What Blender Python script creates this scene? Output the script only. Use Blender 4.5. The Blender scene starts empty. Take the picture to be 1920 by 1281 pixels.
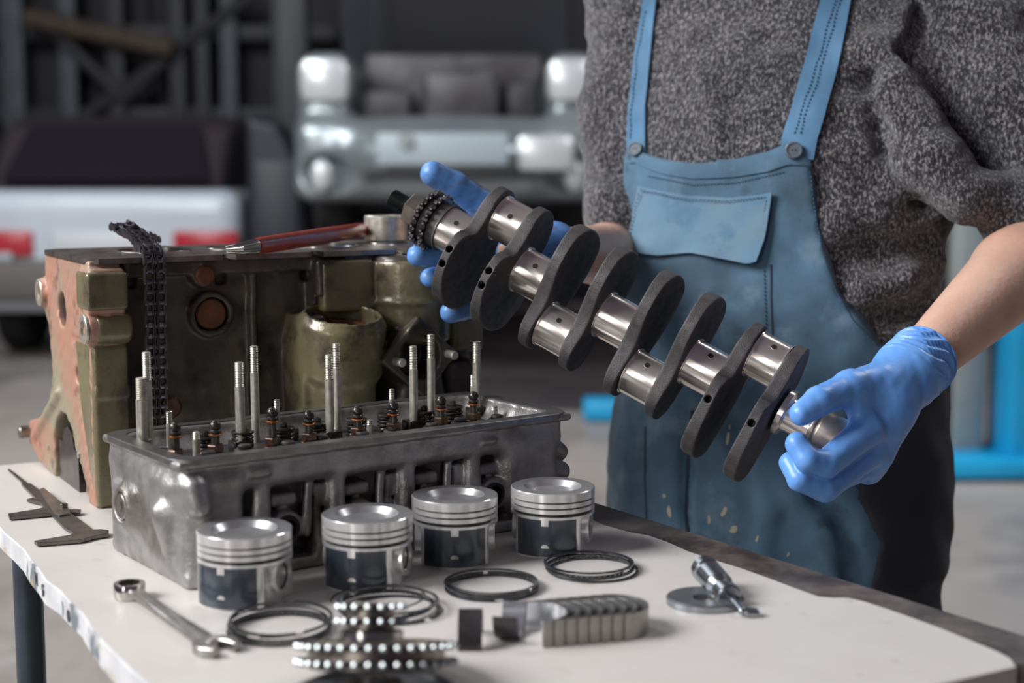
import bpy, math, random
import numpy as np
from mathutils import Matrix, Vector
import openvdb

random.seed(4)
rng = np.random.RandomState(7)
SC = bpy.context.scene
COL = SC.collection
PI = math.pi

# ------------------------------------------------------------------ camera, world, lights, exposure
F_PX = 2800.0
PITCH = math.atan(340.0 / F_PX)
CAM = np.array([0.0, 0.0, 1.2])
RT = np.array([1.0, 0, 0])
FW = np.array([0, math.cos(PITCH), -math.sin(PITCH)])
UP = np.array([0, math.sin(PITCH), math.cos(PITCH)])
TABLE_Z = 0.85

cam_data = bpy.data.cameras.new('camera')
cam = bpy.data.objects.new('camera', cam_data)
COL.objects.link(cam)
cam.location = CAM
cam.rotation_euler = (PI / 2 - PITCH, 0, 0)
cam_data.sensor_width = 36.0
cam_data.lens = 36.0 * F_PX / 1920.0
cam_data.clip_start = 0.02
cam_data.dof.use_dof = True
cam_data.dof.focus_distance = 1.43
cam_data.dof.aperture_fstop = 3.7
cam_data.dof.aperture_blades = 0
SC.camera = cam

world = bpy.data.worlds.new('world')
SC.world = world
world.use_nodes = True
wn = world.node_tree.nodes
wn['Background'].inputs[0].default_value = (0.85, 0.72, 0.95, 1)
wn['Background'].inputs[1].default_value = 0.085


def area_light(name, loc, target, sx, sy, power, color):
    ld = bpy.data.lights.new(name, 'AREA')
    ld.shape = 'RECTANGLE'
    ld.size = sx
    ld.size_y = sy
    ld.energy = power
    ld.color = color
    o = bpy.data.objects.new(name, ld)
    COL.objects.link(o)
    o.location = loc
    o.rotation_euler = (Vector(target) - Vector(loc)).to_track_quat('-Z', 'Y').to_euler()
    return o


# the tall garage door window on the left, two ceiling strips, an unseen fill strip added behind the camera for glints on metal
area_light('window_light', (-3.3, 0.55, 3.3), (0.1, 1.5, 0.9), 2.0, 1.7, 265, (0.98, 0.985, 1.0))
area_light('fill_strip', (-2.5, -2.7, 1.9), (0.0, 1.4, 0.9), 0.6, 2.4, 34, (1.0, 0.97, 0.94))
area_light('ceiling_light', (-3.0, 4.6, 4.6), (-0.9, 8.2, 0.6), 3.0, 1.2, 230, (0.93, 0.98, 1.0))
area_light('ceiling_light.001', (3.4, 4.4, 4.6), (2.4, 5.8, 0.0), 2.4, 1.6, 130, (0.97, 0.97, 1.0))

SC.view_settings.view_transform = 'Standard'
SC.view_settings.look = 'None'
SC.view_settings.exposure = 0.0
SC.view_settings.gamma = 1.0
SC.view_settings.use_curve_mapping = False


# ------------------------------------------------------------------ measuring helpers
def P(x, y, D):
    return CAM + FW * D + RT * (x - 960) / F_PX * D + UP * (640.5 - y) / F_PX * D


def T(x, y, h=0.0):
    d = FW + RT * (x - 960) / F_PX + UP * (640.5 - y) / F_PX
    t = (TABLE_Z + h - CAM[2]) / d[2]
    return CAM + d * t


def unit(v):
    v = np.array(v, float)
    return v / np.linalg.norm(v)


def lerp(a, b, t):
    return np.array(a, float) * (1 - t) + np.array(b, float) * t


# ------------------------------------------------------------------ materials
MATS = {}


def mat(name, c1, c2=None, scale=30.0, detail=4.0, rough=0.5, metal=0.0, bump=0.0, bscale=200.0,
        lo=0.35, hi=0.65, aniso=0.0, coat=0.0, sub=0.0, spec=0.5, stains=(), stretch=None, rvar=0.0, sheen=0.0):
    """base colour mixed from two colours by noise; further stains are (colour, noise scale, threshold lo, hi)"""
    m = bpy.data.materials.new(name)
    MATS[name] = m
    m.use_nodes = True
    nt = m.node_tree
    N, L = nt.nodes, nt.links
    b = N['Principled BSDF']
    tc = N.new('ShaderNodeTexCoord')
    vec = tc.outputs['Object']
    if stretch:
        mp = N.new('ShaderNodeMapping')
        mp.inputs['Scale'].default_value = stretch
        L.new(vec, mp.inputs['Vector'])
        vec = mp.outputs['Vector']
    c1 = tuple(c1) + (1,)
    b.inputs['Base Color'].default_value = c1
    b.inputs['Roughness'].default_value = rough
    b.inputs['Metallic'].default_value = metal
    b.inputs['Specular IOR Level'].default_value = spec
    if aniso:                      # fine lathe grooves around the z axis spread the glint along the axis
        b.inputs['Anisotropic'].default_value = aniso
        b.inputs['Anisotropic Rotation'].default_value = 0.25
        tg = N.new('ShaderNodeTangent'); tg.direction_type = 'RADIAL'; tg.axis = 'Z'
        L.new(tg.outputs['Tangent'], b.inputs['Tangent'])
    if coat:
        b.inputs['Coat Weight'].default_value = coat
        b.inputs['Coat Roughness'].default_value = 0.12
    if sheen:
        b.inputs['Sheen Weight'].default_value = sheen
        b.inputs['Sheen Roughness'].default_value = 0.5
    if sub:
        b.inputs['Subsurface Weight'].default_value = sub
        b.inputs['Subsurface Radius'].default_value = (1.0, 0.35, 0.2)
        b.inputs['Subsurface Scale'].default_value = 0.008
    cur = None

    def noise(sc, det=detail, rgh=0.6):
        n = N.new('ShaderNodeTexNoise')
        n.inputs['Scale'].default_value = sc
        n.inputs['Detail'].default_value = det
        n.inputs['Roughness'].default_value = rgh
        L.new(vec, n.inputs['Vector'])
        return n

    def ramp(src, a, c):
        r = N.new('ShaderNodeMapRange')
        r.inputs['From Min'].default_value = a
        r.inputs['From Max'].default_value = c
        L.new(src, r.inputs['Value'])
        return r.outputs['Result']

    if c2 is not None:
        n = noise(scale)
        mx = N.new('ShaderNodeMix')
        mx.data_type = 'RGBA'
        mx.inputs['A'].default_value = c1
        mx.inputs['B'].default_value = tuple(c2) + (1,)
        L.new(ramp(n.outputs['Fac'], lo, hi), mx.inputs['Factor'])
        cur = mx.outputs['Result']
        if rvar:
            rr = N.new('ShaderNodeMapRange')
            rr.inputs['To Min'].default_value = rough
            rr.inputs['To Max'].default_value = rough + rvar
            L.new(n.outputs['Fac'], rr.inputs['Value'])
            L.new(rr.outputs['Result'], b.inputs['Roughness'])
    for (sc_, s_, l_, h_) in stains:
        n = noise(s_, 5.0)
        mx = N.new('ShaderNodeMix')
        mx.data_type = 'RGBA'
        if cur is not None:
            L.new(cur, mx.inputs['A'])
        else:
            mx.inputs['A'].default_value = c1
        mx.inputs['B'].default_value = tuple(sc_) + (1,)
        L.new(ramp(n.outputs['Fac'], l_, h_), mx.inputs['Factor'])
        cur = mx.outputs['Result']
    if cur is not None:
        L.new(cur, b.inputs['Base Color'])
    if bump:
        n = noise(bscale, 3.0)
        bp = N.new('ShaderNodeBump')
        bp.inputs['Strength'].default_value = 1.0
        bp.inputs['Distance'].default_value = bump
        L.new(n.outputs['Fac'], bp.inputs['Height'])
        L.new(bp.outputs['Normal'], b.inputs['Normal'])
    return m


mat('tray_black', (0.022, 0.019, 0.020), (0.045, 0.038, 0.036), 60, rough=0.55, metal=0.1)
mat('web_iron', (0.088, 0.080, 0.081), (0.052, 0.047, 0.049), 90, rough=0.46, metal=0.25, bump=0.0005, bscale=900, rvar=0.2)
mat('journal_steel', (0.86, 0.80, 0.74), (0.76, 0.70, 0.65), 40, rough=0.22, metal=0.85, aniso=0.6, bump=0.00003, bscale=500, stretch=(1, 1, 0.15))
mat('dark_hole', (0.008, 0.007, 0.008), rough=0.8)
mat('black_thread', (0.05, 0.055, 0.055), (0.09, 0.10, 0.095), 90, rough=0.38, metal=0.8)
mat('nut_steel', (0.36, 0.32, 0.28), (0.24, 0.21, 0.18), 60, rough=0.36, metal=0.9)
mat('tooth_steel', (0.10, 0.095, 0.095), (0.06, 0.055, 0.055), 120, rough=0.28, metal=0.9)
mat('piston_aluminium', (0.92, 0.91, 0.89), (0.84, 0.83, 0.81), 50, rough=0.22, metal=0.68, aniso=0.7, stretch=(0.2, 0.2, 4))
mat('piston_crown', (0.52, 0.52, 0.53), (0.62, 0.62, 0.63), 70, rough=0.32, metal=0.8)
mat('graphite', (0.046, 0.060, 0.078), (0.032, 0.042, 0.056), 45, rough=0.22, metal=0.1, coat=0.3, spec=0.7)
mat('cast_aluminium', (0.44, 0.43, 0.42), (0.29, 0.28, 0.275), 35, rough=0.36, metal=0.72, bump=0.0005, bscale=420, rvar=0.12,
    stains=[((0.15, 0.125, 0.10), 14, 0.52, 0.72)])
mat('machined_rim', (0.33, 0.32, 0.31), (0.22, 0.21, 0.20), 60, rough=0.34, metal=0.9, bump=0.0001, bscale=400)
mat('oily_dark', (0.035, 0.030, 0.030), (0.08, 0.07, 0.065), 80, rough=0.25, metal=0.6)
mat('stud_zinc', (0.66, 0.64, 0.54), (0.46, 0.44, 0.39), 150, rough=0.36, metal=0.7)
mat('brown_nut', (0.20, 0.12, 0.08), (0.10, 0.07, 0.06), 200, rough=0.28, metal=0.8)
mat('copper_ring', (0.55, 0.22, 0.07), (0.30, 0.12, 0.06), 200, rough=0.3, metal=0.9)
mat('block_paint', (0.215, 0.190, 0.100), (0.140, 0.118, 0.075), 11, rough=0.27, metal=0.15, coat=0.25, bump=0.0006, bscale=160,
    stains=[((0.055, 0.036, 0.034), 9, 0.50, 0.66), ((0.018, 0.014, 0.015), 22, 0.56, 0.72)])
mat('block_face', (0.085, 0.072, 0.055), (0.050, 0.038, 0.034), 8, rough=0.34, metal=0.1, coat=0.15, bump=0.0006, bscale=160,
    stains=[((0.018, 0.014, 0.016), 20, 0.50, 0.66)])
mat('block_rust', (0.43, 0.20, 0.135), (0.34, 0.235, 0.175), 14, rough=0.50, metal=0.1, bump=0.0004, bscale=260,
    stains=[((0.30, 0.265, 0.18), 8, 0.48, 0.60), ((0.08, 0.055, 0.05), 26, 0.58, 0.74)])
mat('machined_deck', (0.34, 0.30, 0.26), (0.17, 0.145, 0.13), 40, rough=0.30, metal=0.8)
mat('rusty_plug', (0.20, 0.075, 0.035), (0.10, 0.045, 0.03), 60, rough=0.55, metal=0.4)
mat('bright_liner', (0.62, 0.62, 0.60), rough=0.2, metal=1.0)
mat('chain_steel', (0.20, 0.19, 0.21), (0.09, 0.085, 0.09), 150, rough=0.30, metal=0.85)
mat('red_plastic', (0.42, 0.050, 0.026), (0.33, 0.038, 0.022), 60, rough=0.28, coat=0.3)
mat('glint_steel', (0.50, 0.54, 0.54), rough=0.32, metal=0.7)
mat('chrome', (0.62, 0.60, 0.57), (0.50, 0.48, 0.45), 30, rough=0.16, metal=1.0)
mat('worn_chrome', (0.42, 0.40, 0.38), (0.28, 0.26, 0.25), 60, rough=0.3, metal=0.95)
mat('caliper_steel', (0.20, 0.185, 0.175), (0.13, 0.12, 0.115), 50, rough=0.36, metal=0.85)
mat('satin_chrome', (0.40, 0.43, 0.46), (0.33, 0.36, 0.39), 60, rough=0.27, metal=1.0)
mat('grey_enamel', (0.115, 0.125, 0.14), (0.15, 0.16, 0.17), 60, rough=0.36, metal=0.4)
mat('ring_steel', (0.115, 0.12, 0.13), (0.06, 0.062, 0.068), 90, rough=0.26, metal=0.9)
mat('shell_back', (0.42, 0.40, 0.36), (0.28, 0.27, 0.25), 60, rough=0.30, metal=0.9)
mat('shell_shaded', (0.13, 0.115, 0.12), (0.09, 0.08, 0.085), 60, rough=0.36, metal=0.8)
mat('shell_lining', (0.74, 0.76, 0.80), rough=0.22, metal=0.9)
mat('sheet_white', (0.635, 0.600, 0.562), (0.575, 0.540, 0.505), 7, rough=0.42, bump=0.0002, bscale=60, lo=0.3, hi=0.7,
    stains=[((0.50, 0.42, 0.33), 11, 0.66, 0.78), ((0.38, 0.35, 0.33), 34, 0.64, 0.76), ((0.10, 0.09, 0.09), 75, 0.755, 0.79)])
mat('sheet_edge', (0.50, 0.51, 0.53), (0.66, 0.655, 0.65), 28, rough=0.5,
    stains=[((0.16, 0.19, 0.21), 17, 0.56, 0.62), ((0.48, 0.36, 0.20), 24, 0.62, 0.72)])
mat('ink', (0.03, 0.03, 0.045), rough=0.6)
mat('dark_wood', (0.060, 0.045, 0.040), (0.165, 0.14, 0.12), 18, rough=0.42, bump=0.0012, bscale=40, stretch=(1, 1, 1),
    stains=[((0.035, 0.028, 0.030), 15, 0.50, 0.64), ((0.30, 0.17, 0.07), 9, 0.66, 0.76)])
mat('leg_paint', (0.055, 0.075, 0.095), (0.035, 0.045, 0.06), 20, rough=0.35, metal=0.3)
mat('skin', (0.70, 0.45, 0.34), (0.62, 0.36, 0.265), 16, rough=0.42, sub=0.12, bump=0.0006, bscale=140,
    stains=[((0.60, 0.30, 0.22), 9, 0.52, 0.74)])
mat('hair_brown', (0.05, 0.03, 0.02), (0.08, 0.05, 0.03), 60, rough=0.6)
mat('eye_white', (0.7, 0.7, 0.68), rough=0.2)
mat('eye_dark', (0.03, 0.02, 0.015), rough=0.15)
mat('lips', (0.42, 0.17, 0.14), rough=0.4)
mat('nitrile', (0.155, 0.38, 0.84), (0.125, 0.32, 0.76), 26, rough=0.38, sub=0.06, bump=0.00025, bscale=190)
mat('nitrile_greasy', (0.13, 0.33, 0.74), (0.11, 0.27, 0.60), 26, rough=0.40, bump=0.0003, bscale=190,
    stains=[((0.16, 0.17, 0.22), 75, 0.54, 0.70)])
mat('overall_cloth', (0.080, 0.172, 0.262), (0.058, 0.128, 0.202), 7, rough=0.75, sheen=0.12, bump=0.0006, bscale=900,
    stains=[((0.042, 0.088, 0.135), 5.5, 0.48, 0.64), ((0.15, 0.235, 0.30), 13, 0.57, 0.74), ((0.030, 0.060, 0.090), 21, 0.62, 0.74)])
mat('trouser_cloth', (0.066, 0.128, 0.185), (0.046, 0.090, 0.135), 6, rough=0.75, sheen=0.1, bump=0.0006, bscale=900,
    stains=[((0.034, 0.060, 0.090), 4.0, 0.50, 0.64), ((0.115, 0.165, 0.20), 18, 0.60, 0.74), ((0.40, 0.36, 0.27), 38, 0.715, 0.735)])
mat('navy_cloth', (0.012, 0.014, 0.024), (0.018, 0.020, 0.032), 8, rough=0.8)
mat('pocket_cloth', (0.105, 0.215, 0.320), (0.145, 0.240, 0.310), 22, rough=0.75, sheen=0.12, bump=0.0006, bscale=900,
    stains=[((0.085, 0.18, 0.28), 30, 0.52, 0.66), ((0.36, 0.36, 0.33), 110, 0.70, 0.74)])
mat('strap_cloth', (0.080, 0.205, 0.350), (0.065, 0.165, 0.285), 12, rough=0.72, sheen=0.12, bump=0.0005, bscale=900)
mat('thread', (0.045, 0.10, 0.17), rough=0.8)
mat('seam_dark', (0.020, 0.028, 0.045), rough=0.9)
mat('button_plastic', (0.10, 0.125, 0.15), (0.14, 0.165, 0.19), 60, rough=0.25, coat=0.3)
mat('paint_fleck', (0.42, 0.38, 0.29), rough=0.6)
mat('shoe_black', (0.02, 0.02, 0.022), rough=0.5)


def wool():
    m = mat('wool', (0.03, 0.03, 0.033), rough=0.95, sheen=0.35, spec=0.2)
    nt = m.node_tree
    N, L = nt.nodes, nt.links
    b = N['Principled BSDF']
    tc = N['Texture Coordinate']
    mp = N.new('ShaderNodeMapping')
    mp.inputs['Scale'].default_value = (1.5, 1.5, 0.75)
    L.new(tc.outputs['Object'], mp.inputs['Vector'])
    n1 = N.new('ShaderNodeTexNoise')
    n1.inputs['Scale'].default_value = 230
    n1.inputs['Detail'].default_value = 4
    n1.inputs['Roughness'].default_value = 0.78
    L.new(mp.outputs['Vector'], n1.inputs['Vector'])
    cr = N.new('ShaderNodeValToRGB')
    e = cr.color_ramp.elements
    e[0].position = 0.39
    e[0].color = (0.012, 0.011, 0.014, 1)
    e[1].position = 0.50
    e[1].color = (0.040, 0.038, 0.043, 1)
    x = e.new(0.63)
    x.color = (0.36, 0.35, 0.37, 1)
    L.new(n1.outputs['Fac'], cr.inputs['Fac'])
    n2 = N.new('ShaderNodeTexNoise')
    n2.inputs['Scale'].default_value = 12
    L.new(tc.outputs['Object'], n2.inputs['Vector'])
    mx = N.new('ShaderNodeMix')
    mx.data_type = 'RGBA'
    mx.blend_type = 'MULTIPLY'
    mr = N.new('ShaderNodeMapRange')
    mr.inputs['From Min'].default_value = 0.4
    mr.inputs['From Max'].default_value = 0.7
    mr.inputs['To Min'].default_value = 0.0
    mr.inputs['To Max'].default_value = 0.5
    L.new(n2.outputs['Fac'], mr.inputs['Value'])
    L.new(mr.outputs['Result'], mx.inputs['Factor'])
    L.new(cr.outputs['Color'], mx.inputs['A'])
    mx.inputs['B'].default_value = (0.5, 0.5, 0.52, 1)
    L.new(mx.outputs['Result'], b.inputs['Base Color'])
    bp = N.new('ShaderNodeBump')
    bp.inputs['Distance'].default_value = 0.003
    bp.inputs['Strength'].default_value = 0.9
    L.new(n1.outputs['Fac'], bp.inputs['Height'])
    L.new(bp.outputs['Normal'], b.inputs['Normal'])


wool()


# ------------------------------------------------------------------ scene helpers
def tag(o, label=None, cat=None, group=None, kind=None):
    if label: o['label'] = label
    if cat: o['category'] = cat
    if group: o['group'] = group
    if kind: o['kind'] = kind
    return o


def empty(name, loc=(0, 0, 0), rot=(0, 0, 0), label=None, cat=None, group=None):
    o = bpy.data.objects.new(name, None)
    o.empty_display_size = 0.02
    COL.objects.link(o)
    o.location = Vector([float(v) for v in loc])
    o.rotation_euler = rot
    return tag(o, label, cat, group)


def mesh_obj(name, verts, faces, material, parent=None, angle=40.0, smooth=True):
    me = bpy.data.meshes.new(name)
    me.from_pydata([tuple(map(float, v)) for v in verts] if not isinstance(verts, np.ndarray) else verts.tolist(), [],
                   faces if not isinstance(faces, np.ndarray) else faces.tolist())
    me.update()
    if smooth:
        me.polygons.foreach_set('use_smooth', [True] * len(me.polygons))
        if angle < 179:
            me.set_sharp_from_angle(angle=math.radians(angle))
    if material:
        me.materials.append(MATS[material])
    o = bpy.data.objects.new(name, me)
    COL.objects.link(o)
    if parent is not None:
        o.parent = parent
    return o


def copy_tree(o, parent=None):
    c = o.copy()
    COL.objects.link(c)
    c.parent = parent
    for ch in list(o.children):
        copy_tree(ch, c)
    return c


def frame(x, y, z, o=(0, 0, 0)):
    m = np.eye(4)
    m[:3, 0] = x; m[:3, 1] = y; m[:3, 2] = z; m[:3, 3] = o
    return m


def zframe(a, b):
    """frame whose z axis runs from a to b"""
    a = np.array(a, float); b = np.array(b, float)
    z = unit(b - a)
    t = np.array([0, 0, 1.0]) if abs(z[2]) < 0.9 else np.array([0, 1.0, 0])
    x = unit(np.cross(t, z)); y = np.cross(z, x)
    return frame(x, y, z, a), float(np.linalg.norm(b - a))


class MB:
    """collects shapes for ONE mesh"""
    def __init__(self):
        self.v = []; self.f = []

    def add(self, vs, fs, M=None):
        vs = np.array(vs, float)
        if M is not None:
            M = np.array(M)
            vs = vs @ M[:3, :3].T + M[:3, 3]
        n = len(self.v)
        self.v.extend(vs.tolist())
        self.f.extend([[i + n for i in f] for f in fs])
        return self

    def box(self, c, s, M=None, bev=0.0, taper=1.0):
        hx, hy, hz = s[0] / 2, s[1] / 2, s[2] / 2
        if bev <= 0:
            vs = [(sx * hx * (taper if sz > 0 else 1) + c[0], sy * hy * (taper if sz > 0 else 1) + c[1], sz * hz + c[2])
                  for sz in (-1, 1) for sy in (-1, 1) for sx in (-1, 1)]
            fs = [(0, 2, 3, 1), (4, 5, 7, 6), (0, 1, 5, 4), (2, 6, 7, 3), (0, 4, 6, 2), (1, 3, 7, 5)]
            return self.add(vs, fs, M)
        b = min(bev, hx, hy, hz) * 0.999
        poly = []
        for (sx, sy, a0) in ((1, 1, 0), (-1, 1, 90), (-1, -1, 180), (1, -1, 270)):
            for k in (0, 45, 90):
                a = math.radians(a0 + k)
                poly.append((sx * (hx - b) + b * math.cos(a), sy * (hy - b) + b * math.sin(a)))
        rows = []
        for (z, ins) in ((-hz, b), (-hz + b * 0.3, b * 0.3), (-hz + b, 0), (hz - b, 0), (hz - b * 0.3, b * 0.3), (hz, b)):
            rows.append([(px * (hx - ins) / hx + c[0], py * (hy - ins) / hy + c[1], z + c[2]) for px, py in poly])
        return self.rows(rows, M, caps=True)

    def rows(self, rows, M=None, caps=True, closed=True):
        n = len(rows[0]); vs = [p for r in rows for p in r]; fs = []
        for i in range(len(rows) - 1):
            for j in range(n if closed else n - 1):
                k = (j + 1) % n
                fs.append((i * n + j, i * n + k, (i + 1) * n + k, (i + 1) * n + j))
        if caps:
            fs.append(tuple(reversed(range(n))))
            fs.append(tuple((len(rows) - 1) * n + j for j in range(n)))
        return self.add(vs, fs, M)

    def lathe(self, prof, seg=32, M=None, caps=True, a0=0.0, a1=2 * PI):
        full = abs(a1 - a0 - 2 * PI) < 1e-6
        m = seg if full else seg + 1
        rows = [[(r * math.cos(a0 + (a1 - a0) * j / seg), r * math.sin(a0 + (a1 - a0) * j / seg), z) for j in range(m)] for r, z in prof]
        return self.rows(rows, M, caps=caps and full, closed=full)

    def cyl(self, a, b, r, seg=20, r2=None, bev=0.0):
        M, h = zframe(a, b)
        r2 = r if r2 is None else r2
        if bev > 0:
            prof = [(r - bev, 0), (r, bev), (r2, h - bev), (r2 - bev, h)]
        else:
            prof = [(r, 0), (r2, h)]
        return self.lathe(prof, seg, M)

    def ring(self, a, b, ro, ri, seg=24):
        """open tube with wall from a to b"""
        M, h = zframe(a, b)
        c = min(0.15 * (ro - ri), h * 0.2)
        prof = [(ri, 0), (ro - c, 0), (ro, c), (ro, h - c), (ro - c, h), (ri, h), (ri, 0)]
        return self.lathe(prof, seg, M, caps=False)

    def prism(self, poly, z0, z1, M=None, bev=0.0):
        poly = np.array(poly, float)
        area = 0.5 * np.sum(poly[:, 0] * np.roll(poly[:, 1], -1) - np.roll(poly[:, 0], -1) * poly[:, 1])
        if area < 0: poly = poly[::-1]
        n = len(poly)
        if bev > 0:
            d1 = poly - np.roll(poly, 1, 0); d2 = np.roll(poly, -1, 0) - poly
            n1 = np.stack([-d1[:, 1], d1[:, 0]], 1); n1 /= np.linalg.norm(n1, axis=1)[:, None] + 1e-9
            n2 = np.stack([-d2[:, 1], d2[:, 0]], 1); n2 /= np.linalg.norm(n2, axis=1)[:, None] + 1e-9
            nn = n1 + n2; nn /= np.linalg.norm(nn, axis=1)[:, None] + 1e-9
            ins = poly + nn * bev
            rows = [[(x, y, z0) for x, y in ins], [(x, y, z0 + bev) for x, y in poly],
                    [(x, y, z1 - bev) for x, y in poly], [(x, y, z1) for x, y in ins]]
        else:
            rows = [[(x, y, z0) for x, y in poly], [(x, y, z1) for x, y in poly]]
        return self.rows(rows, M, caps=True)

    def tube(self, path, r, seg=10, caps=True):
        path = [np.array(p, float) for p in path]
        rr = r if isinstance(r, (list, tuple)) else [r] * len(path)
        rows = []; ref = None
        for i, p in enumerate(path):
            t = unit(path[min(i + 1, len(path) - 1)] - path[max(i - 1, 0)])
            if ref is None:
                ref = np.array([0, 0, 1.0]) if abs(t[2]) < 0.9 else np.array([1.0, 0, 0])
            x = unit(np.cross(ref, t)); y = np.cross(t, x); ref = y
            rows.append([p + rr[i] * (math.cos(2 * PI * j / seg) * x + math.sin(2 * PI * j / seg) * y) for j in range(seg)])
        return self.rows(rows, None, caps=caps)

    def gear(self, n, r0, r1, z0, z1, M=None, bore=0.0, tipfrac=0.25):
        pts = []
        for i in range(n):
            for (k, r) in ((-0.5 + 0.0, r0), (-0.28, r0 + 0.12 * (r1 - r0)), (-tipfrac / 2, r1), (tipfrac / 2, r1), (0.28, r0 + 0.12 * (r1 - r0))):
                a = 2 * PI * (i + k) / n
                pts.append((r * math.cos(a), r * math.sin(a)))
        if bore <= 0:
            return self.prism(pts, z0, z1, M, bev=(r1 - r0) * 0.12)
        m = len(pts)
        inner = [(bore * math.cos(math.atan2(y, x)), bore * math.sin(math.atan2(y, x))) for x, y in pts]
        rows = [[(x, y, z0) for x, y in inner], [(x, y, z0) for x, y in pts], [(x, y, z1) for x, y in pts],
                [(x, y, z1) for x, y in inner], [(x, y, z0) for x, y in inner]]
        return self.rows(rows, M, caps=False)

    def sphere(self, c, r, seg=14, M=None, sc=(1, 1, 1)):
        n = seg // 2
        prof = [(max(r * math.sin(PI * i / n), 1e-5), -r * math.cos(PI * i / n)) for i in range(n + 1)]
        X = np.diag([sc[0], sc[1], sc[2], 1.0]); X[:3, 3] = c
        return self.lathe(prof, seg, X if M is None else np.array(M) @ X)

    def build(self, name, material, parent=None, angle=40.0, smooth=True):
        o = mesh_obj(name, self.v, self.f, material, parent, angle, smooth)
        return o


# ------------------------------------------------------------------ solid fields turned into one smooth skin
class Field:
    def __init__(self, lo, hi, vox):
        self.lo = np.array(lo, float); self.vox = vox
        self.n = np.ceil((np.array(hi, float) - self.lo) / vox).astype(int) + 1
        self.A = np.full(self.n, 0.05, np.float32)
        self.ax = [(self.lo[i] + vox * np.arange(self.n[i])).astype(np.float32) for i in range(3)]

    def sub(self, lo, hi):
        i0 = np.clip(np.floor((np.array(lo) - self.lo) / self.vox).astype(int), 0, self.n - 1)
        i1 = np.clip(np.ceil((np.array(hi) - self.lo) / self.vox).astype(int) + 1, 1, self.n)
        sl = tuple(slice(a, b) for a, b in zip(i0, i1))
        X = self.ax[0][sl[0]][:, None, None]; Y = self.ax[1][sl[1]][None, :, None]; Z = self.ax[2][sl[2]][None, None, :]
        return sl, X, Y, Z

    def apply(self, fn, lo, hi, k=0.0, op='add'):
        m = 0.015 + k
        sl, X, Y, Z = self.sub(np.array(lo) - m, np.array(hi) + m)
        if 0 in self.A[sl].shape: return self
        d = fn(X, Y, Z).astype(np.float32)
        a = self.A[sl]
        if op == 'add':
            if k > 0:
                h = np.clip(0.5 + 0.5 * (a - d) / k, 0, 1)
                self.A[sl] = a * (1 - h) + d * h - k * h * (1 - h)
            else:
                self.A[sl] = np.minimum(a, d)
        else:
            d = -d
            if k > 0:
                h = np.clip(0.5 - 0.5 * (a - d) / k, 0, 1)
                self.A[sl] = a * (1 - h) + d * h + k * h * (1 - h)
            else:
                self.A[sl] = np.maximum(a, d)
        return self

    def cap(self, a, b, ra, rb=None, k=0.0, op='add', flat=None):
        a = np.array(a, float); b = np.array(b, float); rb = ra if rb is None else rb
        ab = b - a; L2 = max(float(ab @ ab), 1e-12)

        def fn(X, Y, Z):
            x = X - a[0]; y = Y - a[1]; z = Z - a[2]
            t = np.clip((x * ab[0] + y * ab[1] + z * ab[2]) / L2, 0, 1)
            dx = x - t * ab[0]; dy = y - t * ab[1]; dz = z - t * ab[2]
            d2 = dx * dx + dy * dy + dz * dz
            if flat is not None:           # squash along a direction: (dir, factor)
                q = dx * flat[0][0] + dy * flat[0][1] + dz * flat[0][2]
                d2 = d2 + (flat[1] ** 2 - 1) * q * q
            return np.sqrt(d2) - (ra + (rb - ra) * t)
        R = max(ra, rb)
        return self.apply(fn, np.minimum(a, b) - R, np.maximum(a, b) + R, k, op)

    def cyl(self, a, b, r, rnd=0.0, k=0.0, op='add', r2=None):
        a = np.array(a, float); b = np.array(b, float)
        h = np.linalg.norm(b - a); w = (b - a) / h
        r2 = r if r2 is None else r2

        def fn(X, Y, Z):
            x = X - a[0]; y = Y - a[1]; z = Z - a[2]
            t = x * w[0] + y * w[1] + z * w[2]
            rad = np.sqrt(np.maximum(x * x + y * y + z * z - t * t, 0))
            q1 = rad - (r + (r2 - r) * np.clip(t / h, 0, 1)) + rnd
            q2 = np.abs(t - h / 2) - h / 2 + rnd
            return np.minimum(np.maximum(q1, q2), 0) + np.sqrt(np.maximum(q1, 0) ** 2 + np.maximum(q2, 0) ** 2) - rnd
        R = max(r, r2)
        return self.apply(fn, np.minimum(a, b) - R, np.maximum(a, b) + R, k, op)

    def box(self, lo, hi, rnd=0.0, k=0.0, op='add', M=None):
        """axis aligned box, or a box in the frame M (4x4)"""
        c = (np.array(lo, float) + np.array(hi, float)) / 2; h = (np.array(hi, float) - np.array(lo, float)) / 2
        if M is None:
            def fn(X, Y, Z):
                q = [np.abs(X - c[0]) - h[0] + rnd, np.abs(Y - c[1]) - h[1] + rnd, np.abs(Z - c[2]) - h[2] + rnd]
                ins = np.minimum(np.maximum(np.maximum(q[0], q[1]), q[2]), 0)
                return ins + np.sqrt(np.maximum(q[0], 0) ** 2 + np.maximum(q[1], 0) ** 2 + np.maximum(q[2], 0) ** 2) - rnd
            return self.apply(fn, lo, hi, k, op)
        M = np.array(M)

        def fn(X, Y, Z):
            x = X - M[0, 3]; y = Y - M[1, 3]; z = Z - M[2, 3]
            q = []
            for i in range(3):
                q.append(np.abs(x * M[0, i] + y * M[1, i] + z * M[2, i] - c[i]) - h[i] + rnd)
            ins = np.minimum(np.maximum(np.maximum(q[0], q[1]), q[2]), 0)
            return ins + np.sqrt(np.maximum(q[0], 0) ** 2 + np.maximum(q[1], 0) ** 2 + np.maximum(q[2], 0) ** 2) - rnd
        cw = M[:3, :3] @ c + M[:3, 3]; R = np.linalg.norm(h)
        return self.apply(fn, cw - R, cw + R, k, op)

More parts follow.
